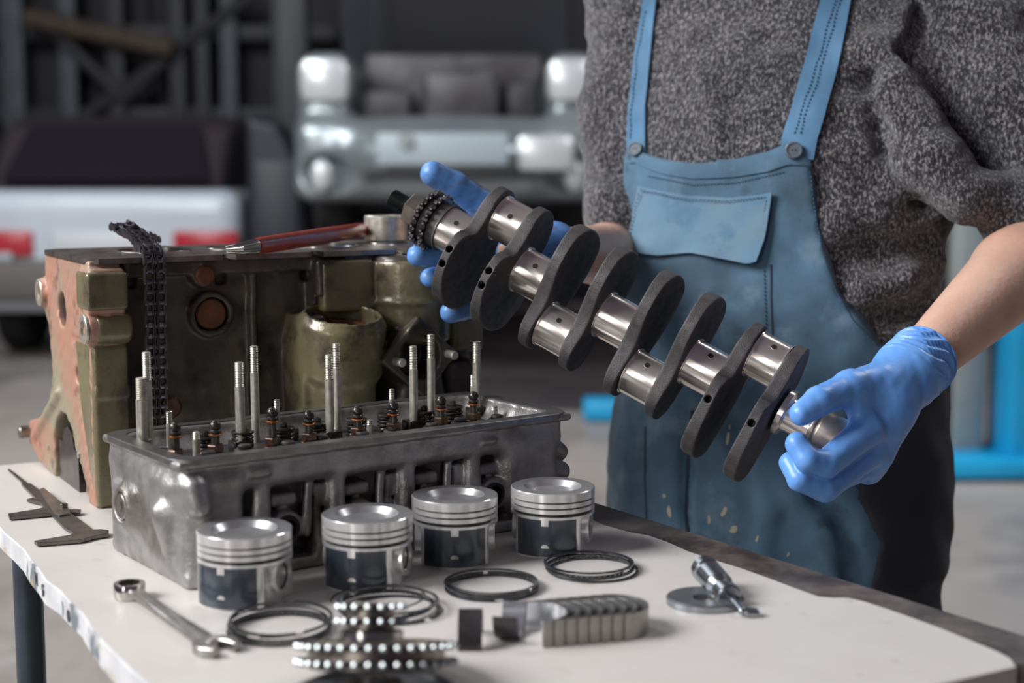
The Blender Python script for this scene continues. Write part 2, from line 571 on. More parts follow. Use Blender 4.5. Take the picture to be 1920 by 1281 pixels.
    def ell(self, c, r, k=0.0, op='add', M=None):
        c = np.array(c, float); r = np.array(r, float)
        R3 = np.eye(3) if M is None else np.array(M)[:3, :3]

        def fn(X, Y, Z):
            x = X - c[0]; y = Y - c[1]; z = Z - c[2]
            q = 0; g = 0
            for i in range(3):
                u = x * R3[0, i] + y * R3[1, i] + z * R3[2, i]
                q = q + (u / r[i]) ** 2; g = g + (u / r[i] ** 2) ** 2
            k0 = np.sqrt(q); k1 = np.sqrt(g) + 1e-9
            return k0 * (k0 - 1) / k1
        R = r.max()
        return self.apply(fn, c - R, c + R, k, op)

    def poly(self, pts, axis, lo, hi, rnd=0.0, k=0.0, op='add'):
        """closed polygon in the other two axes (in order), extruded along axis"""
        pts = np.array(pts, float); ia, ib = [i for i in range(3) if i != axis]
        blo = np.zeros(3); bhi = np.zeros(3)
        blo[ia], blo[ib] = pts.min(0); bhi[ia], bhi[ib] = pts.max(0); blo[axis] = lo; bhi[axis] = hi

        def fn(X, Y, Z):
            C3 = [X, Y, Z]
            U = C3[ia]; V = C3[ib]
            U, V = np.broadcast_arrays(U, V)
            U2 = np.take(U, 0, axis=axis) if U.shape[axis] == 1 else U
            V2 = np.take(V, 0, axis=axis) if V.shape[axis] == 1 else V
            U2, V2 = np.broadcast_arrays(U2, V2)
            s = poly_sd(U2, V2, pts)
            s = np.expand_dims(s, axis) + rnd
            t = np.abs(C3[axis] - (lo + hi) / 2) - (hi - lo) / 2 + rnd
            return np.minimum(np.maximum(s, t), 0) + np.sqrt(np.maximum(s, 0) ** 2 + np.maximum(t, 0) ** 2) - rnd
        return self.apply(fn, blo, bhi, k, op)

    def wobble(self, amp, wl, n=6, seed=1, mask=None, stretch=(1, 1, 1)):
        r = np.random.RandomState(seed)
        X = self.ax[0][:, None, None]; Y = self.ax[1][None, :, None]; Z = self.ax[2][None, None, :]
        w = 0
        for i in range(n):
            d = unit(r.normal(size=3)) * 2 * PI / (wl * r.uniform(0.7, 1.5)) * np.array(stretch)
            w = w + np.sin(X * d[0] + Y * d[1] + Z * d[2] + r.uniform(0, 6.3))
        w = w * (amp / math.sqrt(n))
        if mask is not None: w = w * mask(X, Y, Z)
        self.A += w.astype(np.float32)
        return self

    def skin(self):
        g = openvdb.FloatGrid(0.05)
        A = self.A.copy()
        A[0] = A[-1] = 0.05; A[:, 0] = A[:, -1] = 0.05; A[:, :, 0] = A[:, :, -1] = 0.05
        g.copyFromArray(np.clip(A, -0.05, 0.05))
        v, q = g.convertToQuads()
        return np.array(v) * self.vox + self.lo, np.array(q)[:, ::-1]

    def build(self, name, material, parent=None, angle=180, origin=None):
        v, q = self.skin()
        if origin is not None: v = v - np.array(origin)
        return mesh_obj(name, v, q, material, parent, angle)


def poly_sd(U, V, pts):
    d = np.full(U.shape, 1e9); s = np.ones(U.shape)
    n = len(pts)
    for i in range(n):
        a = pts[i]; b = pts[i - 1]
        ex, ey = b[0] - a[0], b[1] - a[1]
        wx, wy = U - a[0], V - a[1]
        t = np.clip((wx * ex + wy * ey) / (ex * ex + ey * ey + 1e-15), 0, 1)
        bx, by = wx - ex * t, wy - ey * t
        d = np.minimum(d, bx * bx + by * by)
        c1 = V >= a[1]; c2 = V < b[1]; c3 = ex * wy > ey * wx
        flip = (c1 & c2 & c3) | (~c1 & ~c2 & ~c3)
        s = np.where(flip, -s, s)
    return s * np.sqrt(d)

# ------------------------------------------------------------------ the workshop
mat('shade_dark', (0.050, 0.040, 0.044), (0.075, 0.062, 0.064), 3, rough=0.6)
mat('concrete', (0.40, 0.36, 0.325), (0.27, 0.24, 0.215), 0.9, rough=0.42, bump=0.002, bscale=20,
    stains=[((0.46, 0.45, 0.45), 1.1, 0.56, 0.72), ((0.10, 0.085, 0.085), 0.75, 0.52, 0.66)])
mat('wall_dark', (0.022, 0.019, 0.026), (0.030, 0.027, 0.034), 3, rough=0.7)
mat('wall_right_paint', (0.20, 0.19, 0.18), (0.15, 0.14, 0.14), 2, rough=0.8)
mat('grey_post', (0.085, 0.098, 0.112), (0.06, 0.07, 0.08), 6, rough=0.6)
mat('dark_post', (0.040, 0.040, 0.047), (0.030, 0.030, 0.036), 6, rough=0.6)
mat('pale_post', (0.30, 0.33, 0.32), (0.24, 0.26, 0.26), 6, rough=0.5)
mat('old_timber', (0.105, 0.075, 0.050), (0.07, 0.05, 0.04), 8, rough=0.8)
mat('car_white', (0.56, 0.60, 0.66), (0.50, 0.54, 0.60), 3, rough=0.35, coat=0.3)
mat('car_silver', (0.30, 0.335, 0.35), (0.24, 0.27, 0.285), 3, rough=0.32, metal=0.5, coat=0.4)
mat('car_dark', (0.035, 0.026, 0.032), rough=0.4)
mat('car_glass', (0.014, 0.009, 0.015), rough=0.25)
mat('bumper_grey', (0.14, 0.125, 0.115), rough=0.6)
mat('tail_red', (0.42, 0.02, 0.035), rough=0.3)
mat('lamp_glass', (0.62, 0.64, 0.65), rough=0.3, metal=0.3, coat=0.3)
mat('plate_pale', (0.36, 0.42, 0.45), rough=0.4)
mat('rubber', (0.014, 0.013, 0.015), rough=0.8)
mat('engine_grime', (0.045, 0.040, 0.045), (0.09, 0.085, 0.09), 7, rough=0.5, metal=0.3)
mat('hood_inner', (0.045, 0.045, 0.055), rough=0.6)
mat('lift_blue', (0.010, 0.36, 0.66), (0.010, 0.30, 0.57), 4, rough=0.4)
mat('dark_box_navy', (0.016, 0.017, 0.026), rough=0.5)
mat('white_plastic', (0.62, 0.64, 0.66), rough=0.4)
mat('sky_blue_plastic', (0.07, 0.36, 0.58), rough=0.35)

m = MB(); m.box((0, 4.5, -0.05), (20, 19, 0.1))
tag(m.build('floor', 'concrete'), 'worn grey concrete workshop floor', kind='structure')
mt_ = empty('floor_shade', (0.15, 9.4, 0), label='dark tiles laid as the shade under the raised silver car', cat='floor shade')
for i in range(3):  # dark tiles in place of the shade the raised car throws on the floor
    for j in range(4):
        q = MB(); q.box((-0.95 + 0.95 * i, -1.74 + 1.16 * j, 0.007), (0.94, 1.15, 0.014), bev=0.003); q.build('shade_tile', 'shade_dark', mt_)
wall = empty('wall_back', (0, 12.85, 0)); wall['kind'] = 'structure'
base = MB(); base.box((0, 0.1, 2.5), (20, 0.1, 5)); base.build('wall_backing', 'wall_dark', wall)
pm = MB(); pm.box((0, 0, 2.5), (0.52, 0.09, 5), bev=0.03)
p0 = pm.build('panel', 'wall_dark', wall)
p0.location = (-9.7, 0, 0)
for i in range(1, 34):
    c = p0.copy(); COL.objects.link(c); c.location = (-9.7 + 0.58 * i, 0, 0)
m = MB(); m.box((6.2, 5.0, 2.5), (0.15, 15, 5))
tag(m.build('wall_right', 'wall_right_paint'), kind='structure')

# steel storage rack standing against the back wall
rk = empty('storage_rack', (-2.2, 12.45, 0), label='tall dark steel storage rack with diagonal braces against the back wall', cat='rack')


def xat(px, Y):
    return (px - 960) / F_PX * (Y * math.cos(PITCH) + 0.02)


def zat(py, Y):
    d = FW + UP * (640.5 - py) / F_PX
    return 1.2 + d[2] * Y / d[1]


for px, w, mt in ((35, 0.15, 'grey_post'), (137, 0.12, 'grey_post'), (225, 0.12, 'dark_post'), (340, 0.11, 'dark_post'),
                  (385, 0.10, 'dark_post'), (435, 0.11, 'grey_post'), (532, 0.11, 'grey_post')):
    q = MB(); q.box((xat(px, 12.45) + 2.2, 0, 1.9), (w * 1.2, 0.1, 3.8), bev=0.01)
    q.build('post', mt, rk)
for py in (60, 215):
    q = MB(); q.box((-0.75, 0.08, zat(py, 12.45)), (3.0, 0.06, 0.13), bev=0.01); q.build('rail', 'dark_post', rk)
for (x0, y0, x1, y1) in ((90, 40, 235, 185), (235, 185, 330, 95), (330, 95, 480, -10), (150, 225, 300, 120)):
    q = MB(); q.tube([(xat(x0, 12.35) + 2.2, -0.06, zat(y0, 12.35)), (xat(x1, 12.35) + 2.2, -0.06, zat(y1, 12.35))], 0.055, 8)
    q.build('brace', 'dark_post', rk)
q = MB(); q.tube([(xat(60, 12.25) + 2.2, -0.19, zat(32, 12.25)), (xat(330, 12.25) + 2.2, -0.19, zat(92, 12.25))], 0.08, 8)
q.build('timber_beam', 'old_timber', rk)

# white hatchback seen from behind
ca = empty('car', (-2.40, 8.75, 0), label='white hatchback seen from behind at the left, dark rear window and red tail lights', cat='car')
fl = Field((-0.95, -0.1, 0.1), (0.95, 4.1, 1.6), 0.03)
fl.box((-0.81, 0.0, 0.30), (0.81, 3.4, 1.03), rnd=0.12)
for sx in (-1, 1):
    for yy in (0.70, 2.80): fl.cyl((sx * 0.55, yy, 0.30), (sx * 0.95, yy, 0.30), 0.34, op='sub')
fl.build('body', 'car_white', ca)
fl = Field((-0.95, 0.0, 0.9), (0.95, 3.4, 1.6), 0.03)
fl.poly([(0.06, 0.98), (0.42, 1.40), (0.7, 1.47), (2.1, 1.45), (2.9, 0.98)], 0, -0.70, 0.70, rnd=0.06)
fl.build('cabin', 'car_dark', ca)
q = MB(); q.rows([[(-0.60, 0.10, 1.07), (0.62, 0.10, 1.07), (0.52, 0.375, 1.395), (-0.50, 0.375, 1.395)],
                  [(-0.60, 0.06, 1.08), (0.62, 0.06, 1.08), (0.52, 0.335, 1.405), (-0.50, 0.335, 1.405)]])
q.build('rear_window', 'car_glass', ca)
for x0, x1 in ((-0.80, -0.40), (0.42, 0.80)):
    q = MB(); q.box(((x0 + x1) / 2, -0.01, 0.715), (x1 - x0, 0.05, 0.15), bev=0.02); q.build('tail_light', 'tail_red', ca)
q = MB(); q.box((0.0, -0.015, 0.72), (0.56, 0.03, 0.13), bev=0.01); q.build('number_plate', 'white_plastic', ca)
q = MB(); q.box((0, -0.02, 0.50), (1.60, 0.14, 0.24), bev=0.05); q.build('bumper', 'bumper_grey', ca)
q = MB(); q.box((-0.58, -0.05, 0.64), (0.14, 0.03, 0.05), bev=0.01); q.build('tow_cover', 'plate_pale', ca)
for sx in (-1, 1):
    for yy in (0.70, 2.80):
        q = MB(); q.cyl((sx * 0.60, yy, 0.30), (sx * 0.80, yy, 0.30), 0.30, 24, bev=0.03)
        w = q.build('wheel', 'rubber', ca)
        q = MB(); q.cyl((sx * 0.78, yy, 0.30), (sx * 0.81, yy, 0.30), 0.18, 18, bev=0.01); q.build('hub_cap', 'pale_post', w)

# dark box beside it, standing in for the side of a dark car
fl = Field((-1.65, 8.7, -0.05), (-0.9, 9.25, 1.6), 0.025)
fl.poly([(-1.56, 0.0), (-1.56, 1.46), (-1.36, 1.42), (-1.24, 1.18), (-1.20, 0.7), (-1.20, 0.0)], 1, 8.80, 9.12, rnd=0.04)
nb = empty('dark_box', (-1.3, 8.96, 0), label='dark navy box with a sloping side standing in for a dark car between the two cars', cat='dark_box')
fl.build('body', 'dark_box_navy', nb, origin=(-1.3, 8.96, 0))
q = MB(); q.box((-0.08, -0.165, 0.75), (0.26, 0.03, 0.9), bev=0.01); q.build('dark_box_face', 'dark_box_navy', nb)

# silver car on the lift, hood open
cs = empty('car', (-0.33, 7.75, 0.0), label='silver car raised on a lift behind the mechanic, hood open and engine bay bare', cat='car')
fl = Field((-0.98, -0.2, 0.8), (0.98, 4.2, 2.4), 0.028)
fl.box((-0.81, 0.05, 0.98), (0.81, 4.0, 1.42), rnd=0.10)
fl.ell((0, 0.55, 1.22), (0.80, 0.72, 0.26), k=0.08)
for sx in (-1, 1):
    fl.box((min(sx * 0.80, sx * 0.50), 0.16, 1.25), (max(sx * 0.80, sx * 0.50), 1.5, 1.76), rnd=0.10, k=0.08)
    for yy in (0.95, 3.2): fl.cyl((sx * 0.5, yy, 1.05), (sx * 1.0, yy, 1.05), 0.36, op='sub', k=0.02)
    fl.ell((sx * 0.64, -0.02, 1.13), (0.14, 0.22, 0.10), op='sub', k=0.03)
fl.box((-0.52, -0.2, 1.44), (0.52, 1.3, 1.9), op='sub', k=0.05, rnd=0.05)
fl.box((-0.40, -0.3, 0.98), (0.42, 0.05, 1.12), op='sub', k=0.02, rnd=0.03)
fl.poly([(1.2, 1.4), (1.9, 2.18), (3.2, 2.2), (3.9, 1.6), (3.9, 1.3), (1.2, 1.3)], 0, -0.68, 0.68, rnd=0.08, k=0.03)
fl.build('body', 'car_silver', cs)
q = MB(); q.box((0, 0.22, 1.05), (0.9, 0.1, 0.16)); q.build('grille', 'rubber', cs)
q = MB(); q.box((-0.02, -0.20, 1.255), (0.66, 0.03, 0.16), bev=0.01); q.build('number_plate', 'plate_pale', cs)
q = MB(); q.cyl((-0.20, -0.24, 1.30), (-0.20, -0.20, 1.30), 0.04, 20, bev=0.005); q.build('badge', 'pale_post', cs)
q = MB(); q.box((0.50, -0.05, 1.235), (0.30, 0.12, 0.19), bev=0.04); q.build('bumper_panel', 'lamp_glass', cs)
for sx in (-1, 1):
    q = MB(); q.box((sx * 0.645, 0.16, 1.615), (0.27, 0.16, 0.24), bev=0.06); q.build('headlight', 'lamp_glass', cs)
    q = MB(); q.sphere((sx * 0.655, 0.02, 1.12), 0.075, 14, sc=(0.8, 0.5, 1.15)); q.build('fog_light', 'lamp_glass', cs)
    for yy in (0.95, 3.2):
        q = MB(); q.cyl((sx * 0.58, yy, 1.02), (sx * 0.79, yy, 1.02), 0.30, 24, bev=0.03); q.build('wheel', 'rubber', cs)
q = MB()
q.box((0.06, 0.5, 1.52), (0.40, 0.5, 0.30), bev=0.04); q.box((-0.34, 0.5, 1.48), (0.26, 0.4, 0.18), bev=0.03)
q.box((0.38, 0.55, 1.50), (0.20, 0.3, 0.24), bev=0.03); q.cyl((-0.1, 0.3, 1.6), (0.25, 0.32, 1.66), 0.05, 12)
q.box((0.0, 0.85, 1.62), (1.0, 0.08, 0.36), bev=0.03)
q.build('engine', 'engine_grime', cs)
q = MB(); q.rows([[(-0.66, 1.15, 1.74), (0.66, 1.15, 1.74), (0.62, 0.45, 2.62), (-0.62, 0.45, 2.62)],
                  [(-0.66, 1.19, 1.77), (0.66, 1.19, 1.77), (0.62, 0.49, 2.65), (-0.62, 0.49, 2.65)]])
q.build('hood', 'hood_inner', cs)
q = MB(); q.tube([(-0.45, 0.85, 1.76), (-0.40, 0.65, 2.36)], 0.012, 8); q.build('hood_prop', 'dark_post', cs)
lf = empty('car_lift', (-0.33, 9.8, 0), label='dark two-post lift carrying the silver car', cat='lift')
for sx in (-1, 1):
    q = MB(); q.box((sx * 1.08, 0, 1.6), (0.20, 0.2, 3.2), bev=0.02); q.build('column', 'dark_post', lf)
    q = MB(); q.box((sx * 0.72, -0.55, 0.925), (0.90, 0.10, 0.09), bev=0.01); q.box((sx * 0.72, 0.45, 0.925), (0.90, 0.10, 0.09), bev=0.01)
    q.box((sx * 1.12, -0.05, 0.925), (0.10, 1.1, 0.08))
    q.build('arm', 'dark_post', lf)
# blue and white things hanging high at the back wall
Yh = 12.35
hb = empty('hose_reel', (xat(745, Yh), Yh + 0.36, zat(35, Yh)), label='light blue round hose reel hung high behind the silver car', cat='hose reel')
q = MB(); q.cyl((xat(762, Yh), Yh, zat(35, Yh)), (xat(762, Yh), Yh + 0.3, zat(35, Yh)), 0.21, 28, bev=0.03)
q.box((xat(722, Yh), Yh + 0.15, zat(5, Yh)), (0.22, 0.3, 0.46), bev=0.03)
q.v = (np.array(q.v) - np.array(hb.location)).tolist(); q.build('reel', 'sky_blue_plastic', hb)
q = MB(); q.box((0.0, 0.01, 0.0), (0.1, 0.14, 0.1)); q.build('bracket', 'dark_post', hb)
cn = empty('canister', (xat(733, 12.25), 12.25, zat(47, 12.25)), label='white canister hanging on a hook in front of the blue hose reel', cat='canister')
q = MB(); q.cyl((0, 0, zat(78, 12.25) - cn.location[2]), (0, 0, zat(16, 12.25) - cn.location[2]), 0.10, 20, bev=0.03); q.build('tank', 'white_plastic', cn)
q = MB(); q.tube([(0, 0.05, 0.14), (0, 0.098, 0.16)], 0.012, 8); q.build('hook', 'dark_post', cn)
q = MB(); q.box((xat(672, 12.3), 12.35, 1.9), (0.19, 0.16, 3.8), bev=0.02)
tag(q.build('post', 'grey_post'), 'grey post left of the blue hose reel', 'post')

# blue lift on the right
lb = empty('car_lift', (2.05, 5.7, 0), label='bright blue lift column with pale side post at the right edge', cat='lift')
q = MB(); q.box((0.05, 0.0, 1.5), (0.44, 0.3, 3.0), bev=0.02); q.build('column', 'lift_blue', lb)
q = MB(); q.box((-0.28, 0.08, 1.0), (0.13, 0.14, 2.0), bev=0.02); q.build('side_post', 'pale_post', lb)
q = MB(); q.box((0.12, -0.05, 0.05), (1.3, 0.34, 0.07), bev=0.01); q.build('floor_plate', 'lift_blue', lb)
q = MB(); q.box((-0.42, 0.16, 0.28), (0.12, 0.3, 0.50), bev=0.02); q.build('motor_box', 'dark_post', lb)
q = MB(); q.box((0.02, -0.30, 0.045), (0.24, 0.14, 0.09), bev=0.02); q.build('foot', 'rubber', lb)
q = MB(); q.box((0.82, 6.85, 0.055), (0.98, 0.16, 0.10), bev=0.02)
tag(q.build('lift_arm', 'lift_blue'), 'blue steel lift arm resting on the floor behind the mechanic', 'lift arm')

# ------------------------------------------------------------------ the workbench
DT = unit([0.49, -0.8717, 0])       # along the bench towards the near right
NT = np.array([-DT[1], DT[0], 0])   # across the bench, away to the right
e_l = float(np.mean([NT @ T(0, 975), NT @ T(270, 1281)]))
e_r = float(NT @ T(1500, 1058))
s_far = float(DT @ T(0, 873)) - 0.0
s_near = float(DT @ T(1905, 1246))
print('BENCH', e_l, e_r, s_far, s_near)
ORG = np.array([0, 0, TABLE_Z])
BM = frame(DT, NT, (0, 0, 1), ORG)


def bp(s, n, z=0.0):
    return DT * s + NT * n + np.array([0, 0, TABLE_Z + z])


bc = bp((s_far + s_near) / 2, (e_l + e_r) / 2); bc[2] = 0
bench = empty('workbench', bc, label='wooden workbench on painted pipe legs with a dark worn top', cat='workbench')
TB0, TB1 = -0.024, -0.0012
L0 = Matrix.Translation(Vector(-bc))
MBn = np.array(L0) @ BM
ra, rb = T(1120, 941), T(1920, 1188)
ra = np.array([DT @ ra, NT @ ra]); rb = np.array([DT @ rb, NT @ rb]); rs = (rb - ra) / (rb - ra)[0]
rfar = ra + rs * (s_far - ra[0]); rnear = ra + rs * (s_near + 0.012 - ra[0])
q = MB(); q.prism([(s_far, e_l), (s_near + 0.012 * 0, e_l), (s_near, rnear[1] - 0.06), (s_near + 0.012, rnear[1] - 0.05), tuple(rnear), tuple(rfar)], TB0, TB1, MBn, bev=0.003)
q.build('tabletop', 'dark_wood', bench)
lp = T(26, 1012, -0.03)
ls, ln = float(DT @ lp), float(NT @ lp)
for (s, n) in ((ls, ln + 0.012), (s_near - 0.1, ln + 0.012), (ls, e_r - 0.05), (s_near - 0.1, e_r - 0.05)):
    b0 = bp(s, n, TB0) - bc; b1 = np.array([b0[0], b0[1], 0.0])
    q = MB(); q.cyl(b1, b0, 0.0145, 20); lg = q.build('leg', 'leg_paint', bench)
    q = MB(); q.cyl(b1, b1 + [0, 0, 0.012], 0.03, 20, bev=0.003); q.build('foot_plate', 'leg_paint', lg)
for (sa, na, sb, nb_) in ((ls, ln + 0.012, ls, e_r - 0.05), (s_near - 0.1, ln + 0.012, s_near - 0.1, e_r - 0.05), (ls, e_r - 0.05, s_near - 0.1, e_r - 0.05)):
    q = MB(); q.tube([bp(sa, na, -0.6) - bc, bp(sb, nb_, -0.6) - bc], 0.01, 12); q.build('stretcher', 'leg_paint', bench)

# white sheet over the top, its right edge wavy, its left edge folded down
wav = [(1085, 962), (1130, 984), (1180, 998), (1215, 1004), (1250, 1016), (1290, 1034), (1335, 1049), (1390, 1066), (1440, 1084), (1490, 1103), (1535, 1119),
       (1560, 1121), (1590, 1121), (1620, 1128), (1660, 1141), (1700, 1155), (1760, 1177), (1820, 1201), (1870, 1222), (1893, 1234), (1903, 1243)]
edge = [(DT @ T(x, y), NT @ T(x, y)) for x, y in wav]
edge[-1] = (s_near + 0.001, edge[-1][1] - 0.004)
left = [(s_near + 0.001, e_l - 0.002)]
for i in range(1, 30):
    t = i / 29
    s = s_near + (s_far - s_near) * t
    left.append((s, e_l - 0.002 + 0.0016 * math.sin(31 * s) + 0.0010 * math.sin(77 * s + 1)))
er2 = edge[0][1] - 0.01
far_edge = [(s_far - 0.001, er2), (s_far + 0.1, er2), (edge[0][0] - 0.05, er2)]
assert edge[0][0] - 0.05 > s_far + 0.1
poly = left + far_edge + [tuple(map(float, p)) for p in edge]
sh = empty('table_sheet', bp(s_near - 0.4, (e_l + e_r) / 2, 0), label='white hardboard sheet covering the bench with a wavy right edge and smudges', cat='sheet')
Ls = np.array(Matrix.Translation(-sh.location)) @ BM
q = MB(); q.prism(poly, -0.0012, 0.0, Ls); q.build('sheet', 'sheet_white', sh, smooth=False)
rows = []
for (s, n) in left:
    rows.append([(s, n, 0.0), (s, n - 0.0014, -0.001), (s, n - 0.0018, -0.020 - 0.0015 * math.sin(23 * s)), (s, n - 0.0002, -0.020), (s, n + 0.0002, -0.0012)])
q = MB(); q.rows(rows, Ls, caps=True); q.build('folded_edge', 'sheet_edge', sh, angle=30)
q = MB(); q.box((s_near + 0.002, (e_l + edge[-1][1]) / 2, -0.011), (0.003, edge[-1][1] - e_l, 0.022), Ls, bev=0.001)
q.build('near_edge', 'sheet_white', sh)


def flat_text(txt, size, loc, rx, name, material, parent, thick=0.0002):
    cu = bpy.data.curves.new(name, 'FONT')
    cu.body = txt; cu.size = size; cu.extrude = thick; cu.align_x = 'CENTER'; cu.align_y = 'CENTER'; cu.offset = size * 0.02
    t = bpy.data.objects.new('tmp', cu); COL.objects.link(t)
    dg = bpy.context.evaluated_depsgraph_get()
    me = bpy.data.meshes.new_from_object(t.evaluated_get(dg))
    bpy.data.objects.remove(t)
    me.materials.clear(); me.materials.append(MATS[material])
    o = bpy.data.objects.new(name, me); COL.objects.link(o); o.parent = parent
    o.matrix_local = Matrix(rx)
    return o


for ch, px, py, sz, rot in (('И', 84, 1083, 0.015, 0.1), ('Я', 105, 1103, 0.014, 0.3), (')', 129, 1136, 0.013, 0.1), ('о', 146, 1148, 0.017, 0.0)):
    w = T(px, py - 8, -0.006)
    s = float(DT @ w)
    nl = e_l - 0.002 + 0.0016 * math.sin(31 * s) + 0.0010 * math.sin(77 * s + 1) - 0.0023
    o_ = bp(s, nl, -0.011) - np.array(sh.location)
    X = DT * math.cos(rot) + np.array([0, 0, 1]) * math.sin(rot)
    Y = -DT * math.sin(rot) + np.array([0, 0, 1]) * math.cos(rot)
    flat_text(ch, sz, None, frame(X, Y, -NT, o_).tolist(), 'lettering', 'ink', sh)

# ------------------------------------------------------------------ engine block
BO = np.array([-0.42, 1.478, TABLE_Z])
BA = np.array([0.866, 0.5, 0]); BB = np.array([-0.5, 0.866, 0])
blk = empty('engine_block', BO, (0, 0, math.radians(30)), label='olive and rusty engine block standing behind the aluminium cylinder head', cat='engine block')

f = Field((-0.02, -0.11, -0.01), (0.50, 0.37, 0.27), 0.0026)
f.box((0.030, 0.022, 0.03), (0.44, 0.185, 0.25), rnd=0.006)
f.box((0.036, 0.004, 0.232), (0.44, 0.185, 0.25), rnd=0.004, k=0.004)            # deck edge
f.box((0.172, 0.012, 0.02), (0.180, 0.05, 0.24), rnd=0.003, k=0.006)             # vertical ridge
f.cyl((0.13, 0.03, 0.190), (0.13, 0.012, 0.190), 0.024, rnd=0.003, k=0.004)      # core plug boss
f.cyl((0.13, 0.03, 0.190), (0.13, 0.00, 0.190), 0.018, op='sub')
f.cyl((0.12, 0.03, 0.232), (0.12, 0.004, 0.232), 0.013, rnd=0.004, k=0.004)
f.box((0.24, -0.01, 0.185), (0.275, 0.05, 0.245), rnd=0.004, k=0.006)            # panel left of the tall column
f.cyl((0.352, -0.002, 0.150), (0.352, -0.002, 0.246), 0.044, rnd=0.006, k=0.006)  # tall round column
f.cyl((0.352, -0.002, 0.196), (0.352, -0.002, 0.200), 0.0462, rnd=0.002, k=0.003)
f.cyl((0.352, -0.002, 0.06), (0.352, -0.002, 0.150), 0.044, rnd=0.006, k=0.006, r2=0.030)
f.cyl((0.258, -0.020, 0.124), (0.258, -0.032, 0.183), 0.046, rnd=0.006, k=0.006)  # filter pedestal
f.cyl((0.258, -0.030, 0.174), (0.258, -0.033, 0.188), 0.041, rnd=0.003, k=0.004)
f.cyl((0.258, -0.027, 0.160), (0.258, -0.035, 0.20), 0.0385, op='sub')
f.cyl((0.258, -0.026, 0.02), (0.258, -0.026, 0.126), 0.036, rnd=0.004, k=0.01)
f.poly([(0.215, 0.0), (0.212, 0.16), (0.222, 0.186), (0.24, 0.186), (0.24, 0.0)], 1, -0.03, 0.03, rnd=0.004, k=0.006)
f.poly([(0.288, 0.138), (0.333, 0.185), (0.380, 0.142), (0.338, 0.095)], 1, -0.066, -0.052, rnd=0.003, k=0.003)   # rhombic port flange
f.cyl((0.334, -0.05, 0.14), (0.334, 0.03, 0.14), 0.030, k=0.01)
f.cyl((0.334, -0.09, 0.14), (0.334, -0.02, 0.14), 0.024, op='sub')
f.box((0.40, -0.008, 0.135), (0.438, 0.04, 0.245), rnd=0.006, k=0.006)
f.box((0.395, -0.006, 0.05), (0.442, 0.03, 0.125), rnd=0.008, k=0.006)
f.box((0.03, 0.018, 0.045), (0.43, 0.04, 0.060), rnd=0.004, k=0.006)
for i in range(4):
    f.cyl((0.095 + 0.098 * i, 0.095, 0.18), (0.095 + 0.098 * i, 0.095, 0.27), 0.0395, op='sub')
for i in range(5):
    for b in (0.022, 0.168): f.cyl((0.048 + 0.096 * i, b, 0.22), (0.048 + 0.096 * i, b, 0.27), 0.006, op='sub')
f.A = np.maximum(f.A, -(f.ax[2][None, None, :] + 0.0) + 0 * f.A)
f.wobble(0.0005, 0.02, 6, 3)
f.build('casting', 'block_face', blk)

# olive painted castings of the side are separate parts where the paint shows bright
f = Field((-0.02, -0.11, -0.01), (0.50, 0.07, 0.27), 0.0026)
f.cyl((0.352, -0.003, 0.150), (0.352, -0.003, 0.243), 0.0450, rnd=0.006)
f.cyl((0.352, -0.003, 0.194), (0.352, -0.003, 0.200), 0.0470, rnd=0.002, k=0.003)
f.box((0.245, -0.012, 0.187), (0.305, 0.03, 0.243), rnd=0.004, k=0.006)
f.cyl((0.352, -0.003, 0.15), (0.352, -0.003, 0.26), 0.030, op='sub')
f.box((0.30, 0.022, 0.1), (0.45, 0.08, 0.3), op='sub')
f.build('pump_column', 'block_paint', blk)
f = Field((0.19, -0.11, -0.01), (0.33, 0.05, 0.21), 0.0022)
f.cyl((0.258, -0.020, 0.124), (0.258, -0.033, 0.184), 0.0475, rnd=0.007)
f.cyl((0.258, -0.031, 0.174), (0.258, -0.034, 0.189), 0.0425, rnd=0.003, k=0.004)
f.cyl((0.258, -0.027, 0.02), (0.258, -0.027, 0.126), 0.037, rnd=0.004, k=0.012)
f.poly([(0.213, 0.0), (0.210, 0.16), (0.216, 0.186), (0.24, 0.186), (0.24, 0.0)], 1, -0.034, 0.026, rnd=0.004, k=0.008)
f.cyl((0.258, -0.020, 0.12), (0.258, -0.0405, 0.22), 0.0385, op='sub')
f.build('filter_pedestal', 'block_paint', blk)
q = MB(); q.ring((0.258, -0.0275, 0.158), (0.258, -0.0305, 0.173), 0.0375, 0.030, 28); q.build('filter_thread', 'rusty_plug', blk)
f = Field((0.39, -0.05, 0.1), (0.46, 0.06, 0.26), 0.0026)
f.box((0.400, -0.012, 0.135), (0.442, 0.035, 0.244), rnd=0.006); f.build('rib_column', 'block_paint', blk)

# end plate with legs, facing the left of the picture
f = Field((-0.016, -0.02, -0.01), (0.05, 0.37, 0.27), 0.0022)
pts = [(0, 0.25), (0.186, 0.252), (0.190, 0.225), (0.206, 0.212), (0.208, 0.190), (0.184, 0.172), (0.176, 0.150), (0.172, 0.118), (0.190, 0.085),
       (0.225, 0.062), (0.268, 0.052), (0.30, 0.045), (0.30, 0.018), (0.26, 0.004), (0.20, 0.0), (0.178, 0.0), (0.178, 0.045), (0.165, 0.066), (0.142, 0.079),
       (0.115, 0.079), (0.092, 0.066), (0.078, 0.045), (0.064, 0.04), (0.045, 0.02), (0.03, 0.0), (0.002, 0.0), (0.004, 0.08), (0.0, 0.12)]
f.poly(pts, 0, 0.0, 0.032, rnd=0.002)
f.box((-0.003, -0.010, 0.198), (0.034, 0.03, 0.243), rnd=0.004, k=0.004)
f.cyl((-0.004, 0.004, 0.183), (0.036, 0.004, 0.183), 0.0155, rnd=0.002, k=0.005)
